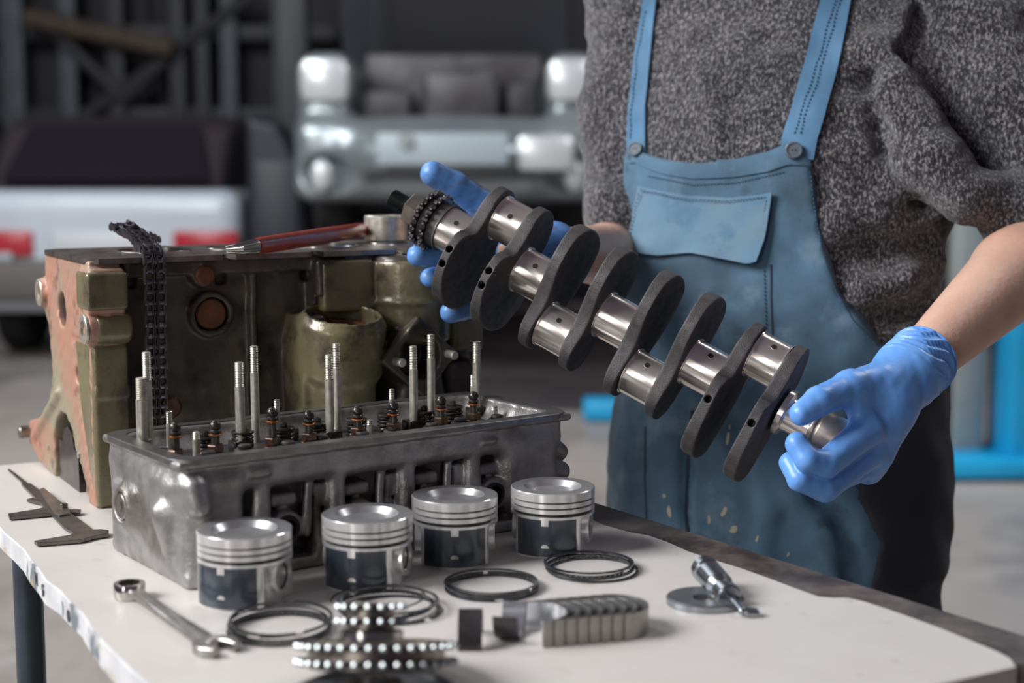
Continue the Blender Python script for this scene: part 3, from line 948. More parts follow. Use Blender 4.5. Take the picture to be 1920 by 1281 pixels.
f.cyl((-0.006, 0.195, 0.205), (0.03, 0.195, 0.205), 0.0155, rnd=0.002, k=0.005)
f.cyl((-0.02, 0.004, 0.183), (0.01, 0.004, 0.183), 0.006, op='sub')
f.cyl((-0.02, 0.195, 0.205), (0.01, 0.195, 0.205), 0.006, op='sub')
f.cyl((-0.02, 0.118, 0.192), (0.02, 0.118, 0.192), 0.0185, op='sub')
f.cyl((-0.02, 0.06, 0.13), (0.006, 0.06, 0.13), 0.0095, op='sub')
f.poly([(0.012, 0.170), (0.075, 0.168), (0.060, 0.10), (0.020, 0.02), (0.010, 0.02)], 0, -0.02, 0.002, rnd=0.002, op='sub', k=0.004)
f.cap((0.0, 0.14, 0.10), (0.0, 0.27, 0.03), 0.006, k=0.006)
f.wobble(0.0004, 0.015, 6, 5)
f.build('end_plate', 'block_rust', blk)
f = Field((-0.02, -0.04, -0.01), (0.06, 0.09, 0.26), 0.0022)
f.box((0.001, -0.003, 0.0), (0.037, 0.020, 0.165), rnd=0.004)
f.box((0.001, -0.0045, 0.112), (0.038, 0.02, 0.122), rnd=0.002, k=0.003)
f.box((-0.006, -0.014, 0.202), (0.036, 0.030, 0.240), rnd=0.004)
f.cyl((0.004, 0.004, 0.183), (0.040, 0.004, 0.183), 0.0165, rnd=0.003, k=0.004)
f.poly([(0.016, 0.166), (0.070, 0.164), (0.058, 0.104), (0.026, 0.03), (0.0, 0.02), (0.0, 0.166)], 0, 0.0015, 0.010, rnd=0.001, k=0.003)
f.build('corner_column', 'block_paint', blk)
q = MB(); q.box((0.240, 0.088, 0.2485), (0.484, 0.198, 0.004), bev=0.001)
# deck plate with bores: outline ring pieces around each bore
deckp = MB()
xs = [-0.002] + [0.095 + 0.098 * i for i in range(4)] + [0.442]
NB = 40
for i in range(4):
    cx, cy, r = 0.095 + 0.098 * i, 0.095, 0.0395
    x0 = -0.002 if i == 0 else cx - 0.049; x1 = 0.442 if i == 3 else cx + 0.049; y0, y1 = -0.006, 0.190
    outer, inner = [], []
    for j in range(NB):
        a = 2 * PI * (j + 0.5) / NB; ca_, sa_ = math.cos(a), math.sin(a)
        t = min(((x1 - cx) / ca_ if ca_ > 0 else (x0 - cx) / ca_), ((y1 - cy) / sa_ if sa_ > 0 else (y0 - cy) / sa_))
        outer.append((cx + t * ca_, cy + t * sa_)); inner.append((cx + r * ca_, cy + r * sa_))
    z0, z1 = 0.2475, 0.2530
    deckp.rows([[(x, y, z0) for x, y in inner], [(x, y, z0) for x, y in outer], [(x, y, z1) for x, y in outer], [(x, y, z1) for x, y in inner], [(x, y, z0) for x, y in inner]], caps=False)
deckp.build('deck', 'machined_deck', blk)
for i in range(4):
    q = MB(); q.ring((0.095 + 0.098 * i, 0.095, 0.16), (0.095 + 0.098 * i, 0.095, 0.2545), 0.0393, 0.0365, 40); q.build('cylinder_liner', 'bright_liner', blk)
q = MB(); q.cyl((0.13, 0.021, 0.190), (0.13, 0.0135, 0.190), 0.0165, 28, bev=0.002); q.build('core_plug', 'rusty_plug', blk)
q = MB(); q.cyl((0.12, 0.012, 0.232), (0.12, -0.001, 0.232), 0.0105, 20, bev=0.002); q.build('bolt_boss', 'rusty_plug', blk)
q = MB()
q.rows([[(0.004, b, z) for b, z in ((0.084, 0.0), (0.170, 0.0), (0.170, 0.044), (0.152, 0.044), (0.1465, 0.058), (0.127, 0.065), (0.1075, 0.058), (0.102, 0.044), (0.084, 0.044))],
        [(0.10, b, z) for b, z in ((0.084, 0.0), (0.170, 0.0), (0.170, 0.044), (0.152, 0.044), (0.1465, 0.058), (0.127, 0.065), (0.1075, 0.058), (0.102, 0.044), (0.084, 0.044))]])
q.build('bearing_cap', 'oily_dark', blk, angle=30)
q = MB(); q.cyl((0.005, 0.30, 0.032), (0.045, 0.30, 0.032), 0.012, 16, bev=0.002); q.cyl((-0.012, 0.30, 0.032), (0.006, 0.30, 0.032), 0.0075, 12, bev=0.001)
q.build('mounting_bolt', 'nut_steel', blk)
for b, z, r0_, r1_ in ((0.004, 0.183, 0.0152, 0.0085), (0.195, 0.205, 0.0150, 0.0085)):
    q = MB(); q.ring((-0.0030, b, z), (-0.0068, b, z), r0_, r1_, 24); q.build('boss_ring', 'stud_zinc', blk)
for b, z, r_ in ((0.118, 0.192, 0.0182), (0.06, 0.13, 0.0092), (0.004, 0.183, 0.0085), (0.195, 0.205, 0.0085)):
    q = MB(); q.cyl((0.006, b, z), (0.0085 if r_ > 0.009 else -0.002, b, z), r_, 22); q.build('hole', 'dark_hole', blk)
for b, z in ((0.150, 0.098), (0.19, 0.07), (0.06, 0.045), (0.20, 0.03), (0.022, 0.225)):
    q = MB(); q.cyl((-0.0025, b, z), (0.002, b, z), 0.0032, 10); q.build('dowel', 'stud_zinc', blk)
for a, z in ((0.304, 0.138), (0.366, 0.142)):
    q = MB(); q.cyl((a, -0.058, z), (a, -0.084, z), 0.0046, 12, bev=0.001); q.build('stud', 'stud_zinc', blk)
q = MB(); q.cyl((0.075, -0.002, 0.10), (0.075, -0.018, 0.10), 0.012, 14, bev=0.003); q.cyl((0.075, 0.03, 0.10), (0.075, -0.008, 0.10), 0.008, 14); q.build('drain_tap', 'brown_nut', blk)

# duplex chain draped over the corner of the block
PITCHC = 0.0098


def plate_mb(side_off, thick, width, inner):
    q = MB()
    r = width / 2
    pts = []
    for k in range(7): a = PI / 2 + PI * k / 6; pts.append((r * math.cos(a), r * math.sin(a)))
    pts.append((PITCHC / 2, -r * 0.68))
    for k in range(7): a = -PI / 2 + PI * k / 6; pts.append((PITCHC + r * math.cos(a), r * math.sin(a)))
    pts.append((PITCHC / 2, r * 0.68))
    for s in side_off:
        q.prism(pts, s - thick / 2, s + thick / 2)
    rr = 0.0027 if inner else 0.0017
    top = max(side_off) + (0.0006 if not inner else 0)
    for x in (0.0, PITCHC): q.cyl((x, 0, -top), (x, 0, top), rr, 8)
    return q


link_in = plate_mb((-0.0085, -0.0028, 0.0028, 0.0085), 0.0012, 0.0082, True)
link_out = plate_mb((-0.0100, -0.0012, 0.0012, 0.0100), 0.0011, 0.0082, False)
# path in block coordinates (a, b, z): a pile on the deck, over the edge, hanging straight down
ctrl = [(0.105, 0.135, 0.262), (0.085, 0.118, 0.270), (0.060, 0.100, 0.279), (0.058, 0.078, 0.280), (0.066, 0.055, 0.272), (0.066, 0.030, 0.264), (0.064, 0.010, 0.262),
        (0.063, -0.004, 0.259), (0.0625, -0.013, 0.248), (0.062, -0.015, 0.230), (0.061, -0.016, 0.18), (0.060, -0.017, 0.12), (0.059, -0.018, 0.06), (0.059, -0.020, 0.006)]
ctrl = np.array(ctrl)
fine = []
for i in range(len(ctrl) - 1):
    p0 = ctrl[max(i - 1, 0)]; p1 = ctrl[i]; p2 = ctrl[i + 1]; p3 = ctrl[min(i + 2, len(ctrl) - 1)]
    for k in range(24):
        t = k / 24
        fine.append(0.5 * ((2 * p1) + (-p0 + p2) * t + (2 * p0 - 5 * p1 + 4 * p2 - p3) * t * t + (-p0 + 3 * p1 - 3 * p2 + p3) * t ** 3))
fine.append(ctrl[-1]); fine = np.array(fine)
pts = [fine[0]]
for p in fine:
    if np.linalg.norm(p - pts[-1]) >= PITCHC * 0.98: pts.append(p)
RB = frame(BA, BB, (0, 0, 1), BO)
ch_root = empty('timing_chain', BO + BA * 0.06 + BB * 0.0 + np.array([0, 0, 0.25]), label='oily double roller chain draped over the corner of the engine block', cat='chain')
Ci = np.linalg.inv(np.array(Matrix.Translation(ch_root.location)))
mi = mo = None
for i in range(len(pts) - 1):
    a = pts[i]; b = pts[i + 1]
    x = unit(b - a)
    wide = np.array([1.0, 0, 0]) if i > 8 else unit(np.array([0.75, -0.25 - 0.1 * i, 0.0]))
    z = unit(wide - x * (wide @ x)); y = np.cross(z, x)
    M = Ci @ RB @ frame(x, y, z, a)
    src = link_in if i % 2 == 0 else link_out
    if i < 2:
        o = src.build('chain_link', 'chain_steel', ch_root, angle=30)
        if i == 0: mi = o.data
        else: mo = o.data
    else:
        o = bpy.data.objects.new('chain_link', mi if i % 2 == 0 else mo); COL.objects.link(o); o.parent = ch_root
    o.matrix_local = Matrix(M.tolist())

# red handled ratchet lying on the deck
tw = empty('ratchet_wrench', BO + BA * 0.17 + BB * 0.05 + np.array([0, 0, 0.254]), label='ratchet wrench with a red handle lying across the top of the engine block', cat='wrench')
o3 = np.array(tw.location)
A0 = T(452, 466, 0.2655); A1 = T(478, 462, 0.2665); A2 = P(684, 431, 1.80); A3 = P(722, 424, 1.83)
q = MB(); q.tube([A1 - o3, lerp(A1, A2, 0.04) - o3, lerp(A1, A2, 0.5) - o3, lerp(A1, A2, 0.93) - o3, A2 - o3], [0.0075, 0.0085, 0.0092, 0.0090, 0.0075], 16); q.build('handle', 'red_plastic', tw)
q = MB(); q.tube([A0 - o3 - [0.014, 0, 0.001], A0 - o3, A1 - o3], [0.0035, 0.0062, 0.0078], 14); q.build('tip', 'chrome', tw)
q = MB(); q.tube([A2 - o3, A3 - o3], [0.0065, 0.007], 12); q.cyl(A3 - o3 + [0, 0, -0.010], A3 - o3 + [0, 0, 0.010], 0.018, 24, bev=0.003)
q.build('ratchet_head', 'worn_chrome', tw)
c0 = P(724, 432, 1.80)
q = MB(); q.ring((0, 0, 0), (0, 0, 0.030), 0.026, 0.019, 28); q.box((0, 0, 0.003), (0.03, 0.03, 0.006), bev=0.001)
o = empty('filter_collar', c0 - np.array([0, 0, 0.012]), label='pale olive metal collar on the engine block behind the crank nut', cat='collar')
q.build('collar', 'stud_zinc', o)

# ------------------------------------------------------------------ cylinder head
HO = np.array([-0.268, 1.189, TABLE_Z])
HA = unit([0.318, 0.236, 0]); HB = np.array([-HA[1], HA[0], 0])
ang = math.atan2(HA[1], HA[0])
head = empty('cylinder_head', HO, (0, 0, ang), label='bare cast aluminium cylinder head standing on the bench with studs and adjusters', cat='cylinder head')
HL, HW, HH = 0.400, 0.160, 0.107
f = Field((-0.02, -0.02, -0.008), (HL + 0.03, HW + 0.02, 0.12), 0.0020)
f.box((0.0, 0.003, 0.074), (HL, HW, HH - 0.002), rnd=0.010)                # top trough wall
f.box((0.004, 0.032, 0.004), (HL - 0.006, HW - 0.004, 0.09), rnd=0.008, k=0.003)
f.box((0.002, -0.002, 0.0), (HL, HW, 0.011), rnd=0.003, k=0.003)              # base flange
f.box((0.0, 0.0, 0.006), (0.058, HW, 0.096), rnd=0.012, k=0.008)           # left end mass
f.box((HL - 0.075, 0.0, 0.012), (HL - 0.004, HW, 0.096), rnd=0.018, k=0.008)
f.box((-0.005, 0.010, 0.052), (0.03, 0.062, 0.092), rnd=0.010, k=0.006)    # end bulges
f.cap((-0.003, 0.028, 0.06), (0.0, 0.024, 0.03), 0.012, 0.008, k=0.008)
f.box((-0.006, 0.085, 0.026), (0.02, 0.144, 0.072), rnd=0.010, k=0.006)
f.cyl((-0.008, 0.114, 0.050), (0.01, 0.114, 0.050), 0.017, rnd=0.002, k=0.004)
f.cyl((-0.012, 0.114, 0.050), (-0.004, 0.114, 0.050), 0.0125, op='sub')
f.cap((0.010, -0.001, 0.085), (0.012, -0.004, 0.070), 0.010, k=0.01)
f.cap((0.020, 0.010, 0.070), (0.024, 0.008, 0.004), 0.010, 0.017, k=0.010)  # sharp leg on the corner
f.box((0.036, -0.001, 0.0), (0.052, 0.03, 0.05), rnd=0.006, k=0.008)
for i in range(4):
    u = 0.098 + 0.073 * i
    f.cyl((u, 0.04, 0.038), (u, 0.006, 0.036), 0.0160, rnd=0.003, k=0.004)
    f.cyl((u, 0.03, 0.038), (u, -0.01, 0.036), 0.0095, op='sub')
    f.cap((u - 0.021, 0.013, 0.080), (u - 0.026, 0.008, 0.006), 0.0080, 0.0115, k=0.004)
    f.cap((u + 0.028, 0.016, 0.082), (u + 0.018, 0.006, 0.030), 0.0035, 0.0045, k=0.003)
    f.box((u + 0.030, 0.012, 0.050), (u + 0.042, 0.04, 0.070), rnd=0.003, k=0.003)
    f.cap((u + 0.034, 0.020, 0.05), (u + 0.030, 0.006, 0.012), 0.005, 0.009, k=0.004)
    f.box((u - 0.012, 0.012, 0.054), (u + 0.014, 0.04, 0.066), rnd=0.003, k=0.003)
f.box((-0.004, -0.003, 0.100), (HL + 0.004, HW + 0.003, HH), rnd=0.0025, k=0.002)  # rim lip
f.box((0.012, 0.015, 0.087), (HL - 0.012, HW - 0.011, 0.13), rnd=0.018, op='sub')  # tray
f.cap((HL - 0.002, 0.016, 0.07), (HL + 0.003, 0.016, 0.066), 0.009, k=0.004)
f.cap((HL - 0.002, 0.018, 0.048), (HL + 0.006, 0.018, 0.046), 0.010, k=0.004)
f.cap((HL - 0.002, 0.02, 0.02), (HL + 0.008, 0.02, 0.02), 0.012, k=0.004)
f.box((0.060, 0.000, 0.085), (0.082, 0.01, 0.094), rnd=0.002, k=0.002)
f.box((0.30, 0.000, 0.086), (0.318, 0.01, 0.092), rnd=0.002, k=0.002)
f.A = np.maximum(f.A, -(f.ax[2][None, None, :]) + 0 * f.A)
f.wobble(0.0003, 0.016, 8, 9)
f.build('casting', 'cast_aluminium', head)


def rrect(x0, x1, y0, y1, r, n=8):
    out = []
    for (cx, cy, a0) in ((x1 - r, y1 - r, 0), (x0 + r, y1 - r, 90), (x0 + r, y0 + r, 180), (x1 - r, y0 + r, 270)):
        for k in range(n + 1):
            a = math.radians(a0 + 90 * k / n); out.append((cx + r * math.cos(a), cy + r * math.sin(a)))
    return out


ro = rrect(-0.005, HL + 0.005, -0.004, HW + 0.004, 0.022); ri = rrect(0.0095, HL - 0.0095, 0.0095, HW - 0.0085, 0.016)
q = MB(); z0, z1 = HH - 0.004, HH + 0.0012
q.rows([[(x, y, z0) for x, y in ri], [(x, y, z0) for x, y in ro], [(x, y, z1 - 0.0006) for x, y in ro], [(x * 1.0, y, z1) for x, y in rrect(-0.0044, HL + 0.0044, -0.0034, HW + 0.0034, 0.0215)],
        [(x, y, z1) for x, y in ri], [(x, y, z0) for x, y in ri]], caps=False)
q.build('rim', 'machined_rim', head, angle=30)
q = MB(); q.cyl((-0.0075, 0.114, 0.050), (-0.003, 0.114, 0.050), 0.0118, 24, bev=0.001); q.cyl((-0.0085, 0.114, 0.050), (-0.007, 0.114, 0.050), 0.005, 6)
q.build('end_plug', 'worn_chrome', head)
for i in range(4):
    u = 0.098 + 0.073 * i
    q = MB(); q.ring((u, 0.028, 0.0378), (u, 0.0045, 0.036), 0.0120, 0.0085, 24); q.build('port_ring', 'oily_dark', head)
q = MB(); q.ring((0.034, 0.122, 0.086), (0.034, 0.122, 0.094), 0.017, 0.0125, 24); q.build('water_port', 'cast_aluminium', head)
# oily floor plate of the tray
q = MB(); q.prism(rrect(0.014, HL - 0.014, 0.018, HW - 0.013, 0.014, 4), 0.0865, 0.0885); q.build('tray_floor', 'tray_black', head)
for i in range(9):
    b_ = np.array([0.052 + 0.0385 * i, 0.060 + 0.008 * (i % 2), 0.0885])
    q = MB(); q.cyl(b_, b_ + [0, 0, 0.009], 0.0095, 20, bev=0.0015); q.cyl(b_ + [0, 0, 0.009], b_ + [0, 0, 0.0125], 0.0062, 16, bev=0.001); q.build('tappet', 'tray_black', head)
HM = np.linalg.inv(frame(HA, HB, (0, 0, 1), HO))


def on_head(px, py, z=0.0885):
    w = T(px, py, z); return (HM @ np.append(w, 1))[:3]


def hgt(px, by, ty, z=0.0885):
    w = T(px, by, z); D = float((w - CAM) @ FW)
    return (by - ty) * D / F_PX * 1.01


STUDS = [(270, 852, 708, 0.0058, 'nut'), (280, 838, 660, 0.0042, ''), (452, 846, 679, 0.0044, 'sq'), (480, 806, 649, 0.0040, ''), (619, 828, 665, 0.0041, 'sq'),
         (633, 790, 644, 0.0040, ''), (776, 806, 649, 0.0042, 'sq'), (809, 782, 627, 0.0041, ''), (919, 778, 639, 0.0042, 'sq'),
         (319, 822, 772, 0.0030, ''), (520, 795, 749, 0.0029, ''), (735, 770, 729, 0.0030, ''), (897, 745, 702, 0.0026, ''),
         (369, 862, 809, 0.0034, ''), (694, 824, 787, 0.0033, ''), (927, 792, 761, 0.0040, '')]
for (px, by, ty, r, base) in STUDS:
    b = on_head(px, by)
    while b[1] > 0.132: by += 1; b = on_head(px, by)
    while b[1] < 0.022: by -= 1; b = on_head(px, by)
    h = hgt(px, by, ty); b[0] = np.clip(b[0], 0.018, HL - 0.02)
    sd = MB(); sd.cyl(b, b + [0, 0, h * 0.72], r, 16)
    prof = []
    z = h * 0.72; k = 0
    while z < h:
        prof.append((r * (0.96 if k % 2 else 0.82), z)); z += 0.0008; k += 1
    prof += [(r * 0.9, h - 0.0005), (r * 0.6, h)]
    sd.lathe(prof, 16, frame((1, 0, 0), (0, 1, 0), (0, 0, 1), b))
    s_o = sd.build('stud', 'stud_zinc', head)
    if base == 'nut':
        q = MB(); q.cyl(b, b + [0, 0, 0.006], r * 2.2, 20, bev=0.002); q.cyl(b + [0, 0, 0.006], b + [0, 0, 0.016], r * 1.35, 20, bev=0.001); q.build('nut', 'worn_chrome', s_o)
    elif base == 'sq':
        q = MB(); q.box(b + [0, 0, 0.005], (0.019, 0.015, 0.010), bev=0.001); q.build('pedestal', 'oily_dark', s_o)
# ball adjusters with locknuts
for i, (px, by, ty) in enumerate([(330, 862, 792), (405, 850, 789), (512, 836, 765), (580, 826, 770), (671, 818, 762), (738, 808, 753), (827, 796, 744), (888, 789, 735)]):
    b = on_head(px, by)
    while b[1] > 0.070: by += 1; b = on_head(px, by)
    while b[1] < 0.028: by -= 1; b = on_head(px, by)
    h = max(hgt(px, by, ty), 0.022)
    q = MB(); q.cyl(b, b + [0, 0, h - 0.004], 0.0036, 12); q.sphere(b + [0, 0, h - 0.0045], 0.0052, 14); q.cyl(b + [0, 0, h - 0.011], b + [0, 0, h - 0.0075], 0.0052, 14, bev=0.001)
    ad = q.build('adjuster', 'oily_dark', head)
    q = MB(); q.lathe([(0.0102, 0), (0.0102, 0.002), (0.007, 0.0045)], 20, frame((1, 0, 0), (0, 1, 0), (0, 0, 1), b)); q.build('seat', 'worn_chrome', ad)
    q = MB(); q.cyl(b + [0, 0, 0.009], b + [0, 0, 0.0155], 0.0076, 6, bev=0.0008); q.build('locknut', 'brown_nut', ad, angle=25)
    q = MB(); q.ring(b + [0, 0, 0.0045], b + [0, 0, 0.0075], 0.0078, 0.004, 18); q.ring(b + [0, 0, h - 0.0130], b + [0, 0, h - 0.0112], 0.0060, 0.0035, 16); q.build('copper_washer', 'copper_ring', ad)
# valve springs with retainers along the back of the tray
for i in range(8):
    u = 0.068 + 0.0385 * i
    b = np.array([u, 0.098 + 0.006 * (i % 2), 0.0885])
    path = [b + [0.0088 * math.cos(2 * PI * t / 10), 0.0088 * math.sin(2 * PI * t / 10), 0.0015 + 0.0135 * t / 38] for t in range(39)]
    q = MB(); q.tube(path, 0.0015, 6); vs = q.build('valve_spring', 'oily_dark', head)
    q = MB(); q.cyl(b + [0, 0, 0.0150], b + [0, 0, 0.0180], 0.0105, 20, bev=0.001); q.cyl(b + [0, 0, 0.018], b + [0, 0, 0.0225], 0.0036, 12, bev=0.0008); q.build('retainer', 'oily_dark', vs)
    if i in (2, 4, 6):
        q = MB(); q.box(b + [0.019, 0.024, 0.006], (0.014, 0.012, 0.012), bev=0.0015); q.build('rocker_pedestal', 'machined_rim', head)

# ------------------------------------------------------------------ crankshaft
CT = math.radians(19.0); TH = math.atan(0.566)
K0 = P(1164, 606, 1.5)
ca_x = unit(RT * math.cos(TH) * math.cos(CT) - UP * math.sin(TH) * math.cos(CT) - FW * math.sin(CT))   # axis, towards the flange
ce = unit(RT * math.sin(TH) + UP * math.cos(TH)); ce = unit(ce - ca_x * (ce @ ca_x))                    # up-right, the throw of pins 1 and 4
cl = unit(np.cross(ce, ca_x))                                                                          # lateral
if cl @ FW > 0: cl = -cl                                                                               # towards the camera
# local frame: x lateral(toward camera), y throw, z axis
hand_ = np.cross(cl, ce) @ ca_x
CM = frame(cl, ce, ca_x, K0)
FLIP = hand_ < 0
if FLIP: CM = frame(-cl, ce, ca_x, K0)
SX = -1 if FLIP else 1        # local x sign that points to the camera
crank = empty('crankshaft', label='four-throw steel crankshaft with dark cast webs held in both gloved hands', cat='crankshaft')
crank.matrix_world = Matrix(CM.tolist())
THROW = 0.0365
RJ, RP = 0.0238, 0.0236


def web_mesh(kind):
    f = Field((-0.085, -0.095, -0.014), (0.085, 0.085, 0.014), 0.0011)
    if kind == 'A':      # heavy round counterweight with shoulders
        half = [(0.0, 0.067), (0.016, 0.064), (0.027, 0.054), (0.031, 0.040), (0.031, 0.020), (0.034, 0.006), (0.052, 0.001), (0.060, -0.012), (0.062, -0.028), (0.055, -0.046), (0.042, -0.060), (0.022, -0.070), (0.0, -0.073)]
        holes = [(-0.020), (-0.036)]
    elif kind == 'B':    # slim counterweight, single hole
        half = [(0.0, 0.066), (0.014, 0.062), (0.026, 0.050), (0.030, 0.036), (0.031, 0.018), (0.034, 0.004), (0.049, -0.003), (0.053, -0.014), (0.051, -0.034), (0.046, -0.054), (0.036, -0.070), (0.020, -0.079), (0.0, -0.082)]
        holes = [(-0.026)]
    else:                # wavy web, rounded counterweight
        half = [(0.0, 0.068), (0.014, 0.066), (0.026, 0.057), (0.029, 0.044), (0.027, 0.024), (0.034, 0.006), (0.044, -0.010), (0.047, -0.026), (0.046, -0.040), (0.041, -0.054), (0.030, -0.064), (0.014, -0.069), (0.0, -0.070)]
        holes = []
    pts = half + [(-x, y) for x, y in reversed(half[1:-1])]
    for _ in range(2):
        n_ = len(pts); pts = [(pts[i][0] * w + pts[(i + 1) % n_][0] * (1 - w), pts[i][1] * w + pts[(i + 1) % n_][1] * (1 - w)) for i in range(n_) for w in (0.75, 0.25)]
    f.poly(pts, 2, -0.0078, 0.0078, rnd=0.0022)
    # cheeks: thin the pin end and bevel the long faces
    Y = f.ax[1][None, :, None]; Z = f.ax[2][None, None, :]; X = f.ax[0][:, None, None]
    cheek = np.abs(Z) - (0.0078 - np.clip((np.abs(X) - 0.030) * 0.10, 0, 0.003) - np.clip((Y - 0.03) * 0.07, 0, 0.003))
    f.A = np.maximum(f.A, cheek.astype(np.float32) * 0.97)
    for y in holes:
        for s in (-1, 1):
            f.cyl((s * 0.080, y, 0.0), (s * 0.040, y, 0.0), 0.0036, op='sub', k=0.0006)
    return f.skin()


WM = {}
for k in 'ABC':
    v, q_ = web_mesh(k)
    o = mesh_obj('web', v, q_, 'web_iron', crank, 180)
    WM[k] = o.data
    bpy.data.objects.remove(o)
webs = [(-0.1765, 'A', 1), (-0.1280, 'A', 1), (-0.0765, 'C', -1), (-0.0275, 'C', -1), (0.0255, 'C', -1), (0.0735, 'C', -1), (0.1255, 'B', 1), (0.1725, 'B', 1)]
for t, k, s in webs:
    o = bpy.data.objects.new('web', WM[k]); COL.objects.link(o); o.parent = crank
    o.matrix_local = Matrix(frame((s, 0, 0), (0, s, 0), (0, 0, 1), (0, 0, t)).tolist())


def journal(name, y, z0, z1, r, hole=None, flip=False):
    h = z1 - z0
    q = MB(); q.lathe([(r + 0.0016, 0), (r + 0.0014, 0.0012), (r + 0.0002, 0.0016), (r, 0.0024), (r, h - 0.0024), (r + 0.0002, h - 0.0016), (r + 0.0014, h - 0.0012), (r + 0.0016, h)], 64,
                      frame((1, 0, 0), (0, 1, 0), (0, 0, 1), (0, y, z0)), caps=True)
    o = q.build(name, 'journal_steel', crank, angle=30)
    if hole is not None:
        a = math.radians(hole)          # angle in the xy plane from the camera side towards the throw
        d = np.array([SX * math.cos(a), math.sin(a), 0]); c = np.array([0, y, (z0 + z1) / 2 + 0.001])
        q = MB(); q.ring(c + d * (r - 0.0010), c + d * (r + 0.00025), 0.0034, 0.0029, 18); q.build('oil_hole_rim', 'journal_steel', o)
        q = MB(); q.cyl(c + d * (r - 0.003), c + d * (r + 0.00018), 0.0030, 16); q.build('oil_hole', 'dark_hole', o)
    return o


journal('main_journal', 0, -0.2180, -0.1840, RJ, 20)
journal('main_journal', 0, -0.1205, -0.0840, RJ, 20)
journal('main_journal', 0, -0.0200, 0.0180, RJ)
journal('main_journal', 0, 0.0810, 0.1180, RJ, 33)
journal('crankpin', THROW, -0.1690, -0.1355, RP, 10)
journal('crankpin', -THROW, -0.0690, -0.0350, RP, 20)
journal('crankpin', -THROW, 0.0330, 0.0660, RP, 30)
journal('crankpin', THROW, 0.1330, 0.1650, RP, 33)
I4 = lambda z: frame((1, 0, 0), (0, 1, 0), (0, 0, 1), (0, 0, z))
q = MB(); q.lathe([(0.0215, 0), (0.0235, 0.001), (0.0235, 0.006), (0.0175, 0.008), (0.0165, 0.012), (0.0165, 0.033), (0.0185, 0.035)], 48, I4(0.183)); q.build('end_journal', 'journal_steel', crank)
q = MB(); q.lathe([(0.0165, 0), (0.0205, 0.001), (0.0212, 0.003), (0.0205, 0.006), (0.0222, 0.0075), (0.0228, 0.009), (0.0228, 0.030), (0.0210, 0.032), (0.0120, 0.032), (0.0110, 0.028)], 48, I4(0.216)); q.build('flange', 'nut_steel', crank)
# sprocket end
for z0 in (-0.2440, -0.2325):
    q = MB(); q.gear(22, 0.0275, 0.0312, z0, z0 + 0.0050, frame((1, 0, 0), (0, 1, 0), (0, 0, 1), (0, 0, 0)), tipfrac=0.22)
    q.build('sprocket_teeth', 'tooth_steel', crank, angle=25)
q = MB(); q.lathe([(0.0225, -0.2480), (0.0245, -0.2470), (0.0245, -0.2400), (0.0245, -0.2180), (0.0262, -0.2175), (0.0262, -0.2160)], 40); q.build('sprocket_hub', 'web_iron', crank)
for z0 in (-0.2415, -0.2300):      # bright beads added on the tooth tips to stand for their highlights
    q = MB()
    for i in range(22):
        a = 2 * PI * i / 22
        q.sphere((0.0308 * math.cos(a), 0.0308 * math.sin(a), z0), 0.0021, 8)
    q.build('tip_glints', 'chrome', crank)
q = MB(); q.lathe([(0.0165, 0), (0.0178, 0.0012), (0.0178, 0.0155), (0.0160, 0.0175)], 6, I4(-0.2650)); q.build('nut', 'nut_steel', crank, angle=20)
prof = []; z = 0.0; k = 0
prof.append((0.0075, -0.002)); prof.append((0.0092, -0.0005))
while z < 0.026: prof.append((0.0105 if k % 2 else 0.0096, z)); z += 0.0006; k += 1
q = MB(); q.lathe(prof, 32, I4(-0.2880)); q.build('threaded_end', 'black_thread', crank)

# ------------------------------------------------------------------ pistons
R_P, H_P = 0.0379, 0.0580


